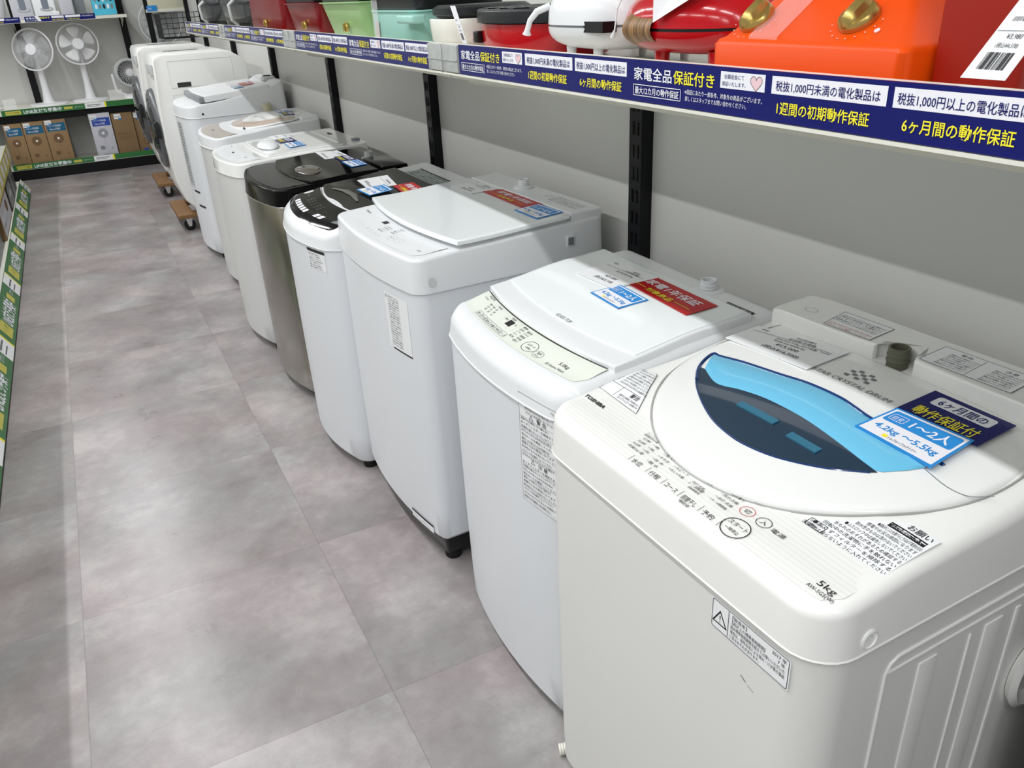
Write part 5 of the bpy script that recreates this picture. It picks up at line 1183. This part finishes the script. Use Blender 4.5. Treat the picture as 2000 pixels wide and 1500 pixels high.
# mint square pot, pale green, red pots
def pan(label, y, wy, x0, dx, h, m, lidh=0.0, flare=0.0, handle=False, knobc=None, zl=0.0, name='electric_pot'):
    t = thing(name, label, 'electric pot', (x0, y, ST))
    R = [quadring(0.012+flare, dx-0.012-flare, -wy/2+0.008+flare, wy/2-0.008-flare, 0.0, 0.02), quadring(flare, dx-flare, -wy/2+flare, wy/2-flare, 0.020, 0.022), quadring(0, dx, -wy/2, wy/2, h, 0.022), quadring(-0.004-(0.004 if flare else 0), dx+0.004, -wy/2-0.004, wy/2+0.004, h+0.001, 0.022), quadring(-0.004-(0.004 if flare else 0), dx+0.004, -wy/2-0.004, wy/2+0.004, h+0.004, 0.022)]
    mb = MB(); mb.loft(R); mb.build('housing', m, t)
    if lidh:
        mb = MB(); mb.loft([quadring(0.004, dx-0.004, -wy/2+0.004, wy/2-0.004, h+0.004, 0.02), quadring(0.0, dx, -wy/2, wy/2, h+0.01, 0.02), quadring(0.0, dx, -wy/2, wy/2, h+lidh, 0.02)]); mb.build('inner_pan', M_GRILL, t)
        mb = MB(); mb.loft([quadring(-0.008, dx+0.01, -wy/2-0.01, wy/2+0.01, h+lidh+0.001, 0.02), quadring(-0.012, dx+0.012, -wy/2-0.012, wy/2+0.012, h+lidh+0.006, 0.02), quadring(0.02, dx-0.02, -wy/2+0.02, wy/2-0.02, h+lidh+0.02, 0.02)]); mb.build('lid', m, t)
    if handle:
        mb = MB(); mb.box(-0.030, -wy/2-0.045, h-0.022, 0.002, -wy/2+0.060, h-0.004, 0, 0.005); mb.build('handle', m, t)
    if knobc is not None:
        mb = MB(); mb.lathe([(0.012, 0.0), (0.013, 0.005), (0.0115, 0.008), (0.002, 0.0085)], (0, 0, 0), 28, M=Matrix.Rotation(math.radians(-90), 4, 'Y')); mb.box(-0.014, -0.0022, -0.010, -0.007, 0.0022, 0.010, 0, 0.001)
        mb.build('dial', M_GOLD if knobc else M_LGREY, t, (flare*0.6-0.001, -0.02, 0.045))
    return t
t = pan('mint green square electric pot with side handle and taped card', 2.005, 0.32, 0.72, 0.22, 0.084, M_MINT, 0.028, 0, True)
mb = MB(); mb.box(-0.0035, 0.100, 0.025, -0.0015, 0.124, 0.062); mb.build('taped_card', mat('dusty_pink_card', srgb(196, 176, 170), 0.5), t)
mb = MB(); mb.box(-0.0055, 0.092, 0.0, -0.0045, 0.134, 0.12); mb.build('clear_tape', mat('clear_tape_film', (1, 1, 1), 0.25, alpha=0.18), t)
t = pan('pale green flared electric pot with gold dial', 2.42, 0.37, 0.715, 0.22, 0.105, M_PGREEN, 0.02, 0.022, False, True)
t = pan('dark red electric pot with gold dial, beside the pale green pot', 2.86, 0.37, 0.715, 0.22, 0.105, M_REDD, 0.02, 0.016, False, True)
t = pan('tall dark red electric pot, beyond the short dark red one', 3.42, 0.55, 0.72, 0.24, 0.19, M_REDD, 0, 0.0, False, True)
# glass-fronted oven-like cookers
def glasspot(label, y, wy, h=0.11):
    t = thing('glass_kettle', label, 'kettle', (0.715, y, ST))
    mb = MB(); mb.loft([[(x*k+0.10, yy*k, z) for x, yy in ell(0, 0, 0.10, wy/2, 48, 2.6)] for z, k in ((0.0, 0.82), (0.01, 0.86), (0.035, 0.90))]); mb.build('base', M_BLACK, t)
    mb = MB(); mb.loft([[(x*k+0.10, yy*k, z) for x, yy in ell(0, 0, 0.10, wy/2, 48, 2.6)] for z, k in ((0.036, 0.90), (0.07, 0.97), (h, 1.0))]); mb.build('bowl', mat('smoky_metal_glass', srgb(84, 86, 88), 0.15, metal=0.6), t)
    mb = MB(); mb.loft([[(x*k+0.10, yy*k, z) for x, yy in ell(0, 0, 0.10, wy/2, 48, 2.6)] for z, k in ((h, 1.02), (h+0.012, 1.02), (h+0.04, 0.9))]); mb.build('lid', M_GRILL, t)
    mb = MB(); mb.tube([(-0.004, -wy*0.3, h+0.02), (-0.03, -wy*0.31, h), (-0.024, -wy*0.30, 0.05), (0.0, -wy*0.28, 0.03)], 0.007, 10); mb.build('handle', M_LGREY, t)
    return t
glasspot('dark metallic kettle with pale handle, beyond the tall dark red pot', 4.17, 0.72)
glasspot('dark metallic kettle with pale handle at the far end of the shelf', 4.93, 0.46)

# added black box fills the unidentified dark area at the near end of the row
t = thing('dark_filler_box', 'plain black box added to fill the dark lower right corner, beside the nearest machine', 'filler box', (0.985, -0.30, 0))
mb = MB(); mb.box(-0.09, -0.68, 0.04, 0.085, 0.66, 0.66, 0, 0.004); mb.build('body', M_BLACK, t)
mb = MB(); mb.box(-0.08, -0.67, 0.0, 0.08, 0.65, 0.04); mb.build('filler_base', M_BLACK, t)
# ================================================================== far shelf goods
def stand_fan(label, x, y, zc, tilt, yaw, lean=0.0, wrapped=False):
    t = thing('pedestal_fan', label, 'fan', (x, y, 0.60))
    h = zc-0.60
    mb = MB(); mb.lathe([(0.155, 0.0), (0.158, 0.006), (0.15, 0.014), (0.05, 0.022), (0.036, 0.03)], (0, 0, 0), 40); mb.build('base', M_FANW, t)
    mb = MB(); mb.tube([(0, 0, 0.015), (0, 0, 0.05), (0, 0, 0.14), (0, 0, h-0.05)], [0.050, 0.040, 0.029, 0.022], 20); mb.build('pole', M_FANW, t)
    M = Matrix.Rotation(yaw, 4, 'Z') @ Matrix.Rotation(math.radians(90)+tilt, 4, 'X'); C = Vector((0, -0.03, h))
    # local z of M points to -y (towards the aisle)
    def LZ(prof, n=36): 
        m_ = MB(); m_.lathe(prof, C, n, M=M); return m_
    LZ([(0.045, -0.10), (0.055, -0.07), (0.055, -0.02), (0.05, 0.0)]).build('motor', M_FANW, t)
    R = 0.168
    mb = MB(); P = [M @ Vector((R*math.cos(a), R*math.sin(a), 0.03))+C for a in [2*math.pi*k/56 for k in range(56)]]; mb.tube(P, 0.007, 8, closed=True); g = mb.build('guard_ring', M_FANW, t)
    mb = MB(); nw = 84
    for k in range(nw):
        a = 2*math.pi*k/nw
        for (z1, z2, zr) in ((0.062, 0.066, 0.03), (-0.012, -0.022, 0.03)):
            mb.tube([M @ Vector((0.045*math.cos(a), 0.045*math.sin(a), z1))+C, M @ Vector((0.12*math.cos(a+0.08), 0.12*math.sin(a+0.08), z2))+C, M @ Vector((R*math.cos(a+0.12), R*math.sin(a+0.12), zr))+C], 0.0007 if not wrapped else 0.0011, 3, cap=False)
    mb.build('guard_grille', M_FANW, t)
    LZ([(0.046, 0.060), (0.046, 0.068), (0.042, 0.072), (0.004, 0.073)]).build('guard_badge', M_PAPER, t)
    for k in range(5):
        a0 = 2*math.pi*k/5+0.35; vs = []; fs = []
        for i in range(9):
            r = 0.028+0.118*i/8; w_ = 0.20+0.30*math.sin(min(1, i/6)*math.pi/2)
            if i == 8: w_ *= 0.85
            for j in range(7):
                q = j/6-0.5; vs.append(M @ Vector((r*math.cos(a0+q*w_*2*0.9), r*math.sin(a0+q*w_*2*0.9), 0.025+q*0.034))+C)
        for i in range(8):
            for j in range(6): q = i*7+j; fs.append((q, q+1, q+8, q+7))
        mb = MB(); mb.add(vs, fs, 0, True); bl = mb.build('blade', mat('clear_blade', srgb(214, 216, 218), 0.2, alpha=0.3) if wrapped else M_FANB, t); sm = bl.modifiers.new('thickness', 'SOLIDIFY'); sm.thickness = 0.0022
    LZ([(0.03, 0.0), (0.03, 0.045), (0.02, 0.05)]).build('hub', M_FANW, t)
    return t
stand_fan('white pedestal fan turned slightly left, leftmost on the far middle shelf', -0.195, 8.72, 1.058, math.radians(-6), math.radians(-24), wrapped=True)
stand_fan('white five-bladed pedestal fan facing the aisle, second from the left', 0.150, 8.76, 1.078, math.radians(-4), math.radians(8))
# circulator
t = thing('circulator_fan', 'small grey and white circulator fan partly hidden by the drum machine', 'fan', (0.508, 8.68, 0.60))
t.scale = (1.15, 1.15, 1.12)
M = Matrix.Rotation(math.radians(12), 4, 'Z') @ Matrix.Rotation(math.radians(86), 4, 'X'); C = Vector((0, 0, 0.19))
mb = MB(); mb.lathe([(0.07, -0.07), (0.105, -0.03), (0.112, 0.03), (0.106, 0.045), (0.092, 0.045), (0.088, 0.02)], C, 40, M=M, cap1=False); mb.build('housing', M_LGREY, t)
mb = MB(); mb.lathe([(0.086, -0.02), (0.005, -0.025)], C, 36, M=M); mb.build('inner_back', M_DARKP, t)
mb = MB()
for k in range(40):
    a = 2*math.pi*k/40; mb.tube([M @ Vector((0.028*math.cos(a), 0.028*math.sin(a), 0.045))+C, M @ Vector((0.06*math.cos(a+0.35), 0.06*math.sin(a+0.35), 0.047))+C, M @ Vector((0.094*math.cos(a+0.6), 0.094*math.sin(a+0.6), 0.043))+C], 0.0012, 4, cap=False)
mb.build('guard_grille', M_FANW, t)
mb = MB(); mb.lathe([(0.028, 0.04), (0.028, 0.05), (0.004, 0.053)], C, 24, M=M); mb.build('guard_badge', M_FANW, t)
mb = MB(); mb.lathe([(0.085, 0), (0.08, 0.015), (0.05, 0.03)], (0, 0, 0), 32); 
for s in (-1, 1): mb.tube([(s*0.05, 0, 0.02), (s*0.115, 0, 0.06), (s*0.120, 0, 0.19)], 0.011, 10)
mb.build('stand', M_FANW, t)
mb = MB(); mb.box(-0.06, -0.005, 0, 0.06, 0.012, 0.085, 0, 0.003); o = mb.build('acrylic_stand', M_CLEAR, None, (0.355, 8.60, 0.60)); tag(o, 'clear acrylic price stand between the pedestal fan and circulator', 'price stand')
mb = MB(); mb.box(-0.05, -0.005, 0, 0.05, 0.012, 0.085, 0, 0.003); o = mb.build('acrylic_stand', M_CLEAR, None, (-0.50, 8.60, 0.60)); tag(o, 'clear acrylic price stand left of the fans', 'price stand')
mb = MB(); mb.lathe([(0.09, 0), (0.10, 0.01), (0.08, 0.02), (0.02, 0.025)], (0, 0, 0), 36); o = mb.build('appliance_stand', M_FANW, None, (-0.66, 8.66, 0.60)); tag(o, 'round white appliance base at the left end of the far middle shelf', 'stand')

def box_obj(name, label, x0, x1, z0, z1, y, d, m, cat='box', group=None, art=None, lean=0.0):
    mb = MB(); mb.box(0, 0, 0, x1-x0, d, z1-z0, 0, 0.002); o = mb.build(name, m, None, (x0, y, z0)); tag(o, label, cat, group)
    o.rotation_euler = (lean, 0, 0)
    if art:
        p = Print(lambda a, b, l: (a, -l, b)); art(p, x1-x0, z1-z0); p.build('printed_artwork', o)
    return o
def fan_art(top, col, price=True):
    def f(p, w, h):
        p.rect(w*0.10, h*0.72, w*0.95, h*0.90, top, 0.0004, (1, 1)); p.text('リビング扇風機', w*0.16, h*0.82, h*0.05, M_SIGNW, w=w*0.6); p.text('30cm羽根', w*0.2, h*0.75, h*0.05, M_SIGNW, w=w*0.5)
        for r in (0.20, 0.165, 0.13, 0.095): p.ellipse(w*0.5, h*0.56, w*r*1.1, w*r*1.1, col, w*0.018)
        p.ellipse(w*0.5, h*0.56, w*0.05, w*0.05, M_PAPER, fill=True, lift=0.0012); p.line([(w*0.5, h*0.47), (w*0.5, h*0.2)], col, w*0.01)
        p.rect(w*0.22, h*0.20, w*0.42, h*0.28, col, 0.0006, (1, 1)); p.text('▲', w*0.72, h*0.2, h*0.05, col); p.text('扇風機 DC', w*0.3, h*0.06, h*0.045, col, w=w*0.5)
        p.rect(w*0.06, h*0.87, w*0.36, h*0.965, M_PAPER, 0.0012, (1, 1)); p.text('¥2,980', w*0.09, h*0.89, h*0.04, M_INK, w=w*0.22, lift=0.0016); p.rect(w*0.24, h*0.855, w*0.36, h*0.885, M_BLUE, 0.0014, (1, 1))
    return f
for k, (x0, x1, lb) in enumerate(((-0.605, -0.462, 'kraft fan box with teal label, leftmost on the far bottom shelf'), (-0.458, -0.292, 'kraft fan box with teal label, middle of the three'), (-0.288, -0.112, 'kraft fan box with teal label, right of the three'))):
    box_obj('fan_box', lb, x0, x1, 0.1065, 0.485+0.006*k, 8.58, 0.14, M_CARD, art=fan_art(M_TEAL, M_BROWNINK), group='boxed fans on the far bottom shelf')
box_obj('fan_box', 'white fan box with royal blue label on the far bottom shelf', 0.082, 0.258, 0.1065, 0.503, 8.57, 0.14, M_BOXG, art=fan_art(M_BLUEP, M_MGREY), group='boxed fans on the far bottom shelf')
def f(p, w, h):
    p.text('組立式収納ボックス', w*0.15, h*0.47, h*0.05, M_BROWNINK, w=w*0.65)
    for i in range(3): p.line([(w*0.18, h*(0.43-0.03*i)), (w*0.75, h*(0.43-0.03*i))], M_BROWNINK, h*0.006)
    p.rect(w*0.14, h*0.82, w*0.46, h*0.93, M_PAPER, 0.001, (1, 1)); p.text('¥3,480', w*0.17, h*0.85, h*0.04, M_INK, w=w*0.24, lift=0.0014); p.rect(w*0.34, h*0.80, w*0.46, h*0.835, M_BLUE, 0.0012, (1, 1))
box_obj('cardboard_box', 'plain brown cardboard box with white price label beside the white fan box', 0.266, 0.446, 0.1065, 0.508, 8.58, 0.15, M_CARD2, art=f)
def f(p, w, h):
    p.rect(w*0.48, h*0.42, w*0.9, h*0.86, M_BLUEP, 0.0005, (1, 1)); p.rect(w*0.05, h*0.84, w*0.5, h*0.96, M_PAPER, 0.001, (1, 1)); p.rect(w*0.25, h*0.80, w*0.5, h*0.84, M_BLUE, 0.001, (1, 1)); p.ellipse(w*0.6, h*0.28, w*0.22, w*0.22, M_BROWNINK, w*0.03); p.rect(w*0.3, h*0.04, w*0.65, h*0.12, M_BLUEP, 0.0005, (1, 1))
box_obj('cardboard_box', 'brown box with blue panel beside the drum washing machine', 0.450, 0.570, 0.1065, 0.490, 8.60, 0.15, M_CARD2, art=f)

# top shelf boxes (only their lower parts are in the picture)
def tower(p, w, h):
    for (a, b, c, d, m) in ((0.40, 0.30, 0.72, 0.95, M_MGREY), (0.42, 0.55, 0.66, 0.66, M_DARKP)): p.rect(w*a, h*b, w*c, h*d, m, 0.0005, (1, 1))
    p.ellipse(w*0.60, h*0.28, w*0.30, h*0.07, M_MGREY, fill=True); p.ellipse(w*0.60, h*0.285, w*0.27, h*0.055, M_LGREY, fill=True, lift=0.0009)
    p.rect(w*0.42, h*0.28, w*0.70, h*0.6, mat('slate_print', srgb(120, 128, 142), 0.5), 0.0012, (1, 1))
box_obj('appliance_box', 'pale grey box with a tower fan picture on the far top shelf', -0.300+0.02, -0.120, 1.301, 1.55, 8.60, 0.15, M_BOXG, art=tower)
box_obj('appliance_box', 'white box with a tower fan picture on the far top shelf', -0.110, 0.055, 1.301, 1.55, 8.60, 0.15, M_PAPER, art=tower)
box_obj('price_card', 'white label card leaning before the tower fan box on the far top shelf', 0.025, 0.075, 1.301, 1.352, 8.575, 0.006, M_PAPER, cat='price card')
box_obj('appliance_box', 'plain white lilac box on the far top shelf', 0.090, 0.190, 1.301, 1.52, 8.58, 0.13, M_BOXG)
box_obj('appliance_box', 'grey box behind the plain white one on the far top shelf', 0.200, 0.290, 1.301, 1.50, 8.68, 0.12, M_MGREY)
def f(p, w, h):
    for i in range(5):
        for j in range(2): p.ellipse(w*(0.16+0.17*i), h*(0.30+0.25*j), w*0.055, h*0.09, (M_SIGNW, M_MGREY, M_BLACK)[(i+j) % 3], fill=True)
box_obj('appliance_box', 'bright cyan box with small product pictures on the far top shelf', 0.345, 0.530, 1.301, 1.53, 8.60, 0.12, M_CYAN, art=f)
mb = MB(); mb.lathe([(0.09, 0), (0.12, 0.05), (0.13, 0.15), (0.10, 0.25)], (0, 0, 0), 32); o = mb.build('humidifier', M_FANW, None, (-0.45, 8.72, 1.301)); tag(o, 'rounded white humidifier at the left end of the far top shelf', 'humidifier')
hang_tag([(-0.10, 8.538, 1.283), (-0.075, 8.538, 1.283), (-0.095, 8.538, 1.325), (-0.125, 8.538, 1.325)], 'white price tag hanging over the far top shelf edge', rows=False)

# far right corner: shelf, wire basket, large fan
g4 = thing('shelving_unit', 'shelving bay in the far right corner behind the drum machines', 'shelving', (0.85, 9.0, 0))
mb = MB(); mb.box(-0.26, 0.03, 0.05, 1.2, 0.06, 2.1); mb.build('back_panel', M_PANEL, g4)
mb = MB(); mb.box(-0.085, -0.45, 1.30, 0.26, -0.02, 1.325); mb.build('shelf_board', M_SHELF, g4)
mb = MB(); mb.box(-0.09, -0.42, 0.3, -0.045, -0.38, 2.1); mb.build('upright', M_NAVYM, g4)
mb = MB(); mb.loft([quadring(0, 0.36, 0, 0.3, 0.0, 0.03), quadring(-0.01, 0.38, -0.01, 0.31, 0.03, 0.04), quadring(-0.01, 0.38, -0.01, 0.31, 0.2, 0.04)]); o = mb.build('storage_case', M_CREAMB, None, (0.80, 8.56, 1.325)); tag(o, 'cream coloured appliance on the corner shelf above the wire basket', 'appliance')
p = Print(lambda a, b, l: (0.775+a, 8.545-l, 1.31+b)); p.rect(0, 0, 0.085, 0.045, M_BLUE, 0.0, (1, 1)); p.text('目安', 0.01, 0.015, 0.018, M_SIGNW); o = p.mb.build('price_card', p.mats, auto=False); tag(o, 'small blue card on the corner shelf post', 'price card')
bk = thing('wire_basket', 'black wire grid basket hanging above the drum washing machines', 'basket', (0.70, 6.9, 1.13))
mb = MB(); Wb, Hb = 0.40, 0.17
for k in range(11): x = Wb*k/10; mb.tube([(x, 0, 0), (x, 0, Hb)], 0.0022, 5)
for k in range(6): z = Hb*k/5; mb.tube([(0, 0, z), (Wb, 0, z)], 0.0022, 5)
for k in range(9): y = 0.35*k/8; mb.tube([(0, y, 0), (0, y, Hb)], 0.0022, 5); mb.tube([(Wb, y, 0), (Wb, y, Hb)], 0.0022, 5); mb.tube([(0, y, 0), (Wb, y, 0)], 0.0018, 5)
for k in range(6): z = Hb*k/5; mb.tube([(0, 0, z), (0, 0.35, z)], 0.0022, 5); mb.tube([(Wb, 0, z), (Wb, 0.35, z)], 0.0022, 5)
mb.build('wire_grid', M_BLACK, bk)
t = thing('pedestal_fan', 'large grey fan leaning in the far right corner behind the black post', 'fan', (0.88, 8.80, 1.21))
M = Matrix.Rotation(math.radians(10), 4, 'Z') @ Matrix.Rotation(math.radians(90), 4, 'X'); R = 0.185
mb = MB(); mb.tube([M @ Vector((R*math.cos(2*math.pi*k/48), R*math.sin(2*math.pi*k/48), 0.03)) for k in range(48)], 0.006, 8, closed=True); mb.build('guard_ring', M_FANW, t)
mb = MB()
for k in range(60): a = 2*math.pi*k/60; mb.tube([M @ Vector((0.03*math.cos(a), 0.03*math.sin(a), 0.05)), M @ Vector((R*math.cos(a), R*math.sin(a), 0.03))], 0.0009, 3, cap=False)
mb.build('guard_grille', M_LGREY, t)
for k in range(5):
    a0 = 2*math.pi*k/5; vs = []; fs = []
    for i in range(6):
        for j in range(6): r = 0.03+0.13*i/5; q = j/5-0.5; vs.append(M @ Vector((r*math.cos(a0+q*0.9), r*math.sin(a0+q*0.9), 0.01+q*0.03)))
    for i in range(5):
        for j in range(5): q = i*6+j; fs.append((q, q+1, q+7, q+6))
    mb = MB(); mb.add(vs, fs, 0, True); o = mb.build('blade', M_LGREY, t); o.modifiers.new('thickness', 'SOLIDIFY').thickness = 0.002
mb = MB(); mb.lathe([(0.05, -0.08), (0.05, 0.0), (0.02, 0.02)], (0, 0, 0), 24, M=M); mb.tube([(0, 0.04, -0.02), (0, 0.04, -0.60), (0, 0.04, -1.20)], 0.016, 12); mb.lathe([(0.16, -1.21), (0.15, -1.19), (0.03, -1.18)], (0, 0.04, 0), 32); mb.build('stand', M_LGREY, t)

# ================================================================== goods on the left shelf
def lbox(name, label, y0, y1, z0, z1, xf, d, m, art=None, cat='box', group=None):
    mb = MB(); mb.box(-d, 0, 0, 0, y1-y0, z1-z0, 0, 0.002); o = mb.build(name, m, None, (xf, y0, z0)); tag(o, label, cat, group)
    if art: p = Print(lambda a, b, l: (l, a, b)); art(p, y1-y0, z1-z0); p.build('printed_artwork', o)
    return o
def cardart(c):
    def f(p, w, h): p.ellipse(w*0.35, h*0.5, w*0.14, h*0.2, c, fill=True); p.rect(w*0.6, h*0.2, w*0.9, h*0.45, M_PAPER, 0.0006, (1, 1)); p.text('温風ヒーター', w*0.55, h*0.7, h*0.1, c, w=w*0.4)
    return f
Z3 = 0.1125
def f(p, w, h): p.rect(w*0.04, h*0.06, w*0.96, h*0.94, M_BOXG, 0.0005, (1, 1)); p.ellipse(w*0.7, h*0.6, w*0.1, h*0.2, M_BROWNINK, fill=True, lift=0.001); p.text('電気ストーブ', w*0.1, h*0.3, h*0.14, M_MGREY, w=w*0.5, lift=0.001)
lbox('heater_box', 'brown and grey heater box on the left shelf, nearest in view', 5.72, 6.55, Z3, 0.29, -0.562, 0.16, M_CARD2, f)
def f(p, w, h): p.rect(w*0.1, h*0.1, w*0.9, h*0.9, M_MGREY, 0.0005, (1, 1)); p.ellipse(w*0.5, h*0.5, w*0.2, h*0.12, M_LGREY, fill=True, lift=0.001)
lbox('heater_box', 'black box with grey window on the left shelf, behind the brown one', 6.60, 7.05, Z3, 0.295, -0.560, 0.16, M_BLACK, f)
lbox('heater_box', 'grey and black box with white mark at the far end of the left shelf', 7.10, 7.55, Z3, 0.30, -0.562, 0.16, M_DARKP, lambda p, w, h: (p.rect(w*0.05, h*0.05, w*0.45, h*0.95, M_MGREY, 0.0005, (1, 1)), p.line([(w*0.6, h*0.35), (w*0.75, h*0.75)], M_PAPER, 0.012)))
lbox('heater_box', 'black boxed heater at the picture edge on the left shelf', 4.85, 5.60, Z3, 0.27, -0.575, 0.16, M_BLACK, f)
lbox('heater_box', 'white box on the left shelf below the yellow strip, mostly cut off', 3.9, 4.75, Z3, 0.25, -0.60, 0.16, M_BOXG, cardart(M_MGREY))
lbox('storage_box', 'pale box on the upper left shelf behind the yellow strip', 6.3, 7.7, 0.4155, 0.52, -0.60, 0.16, M_BOXG)
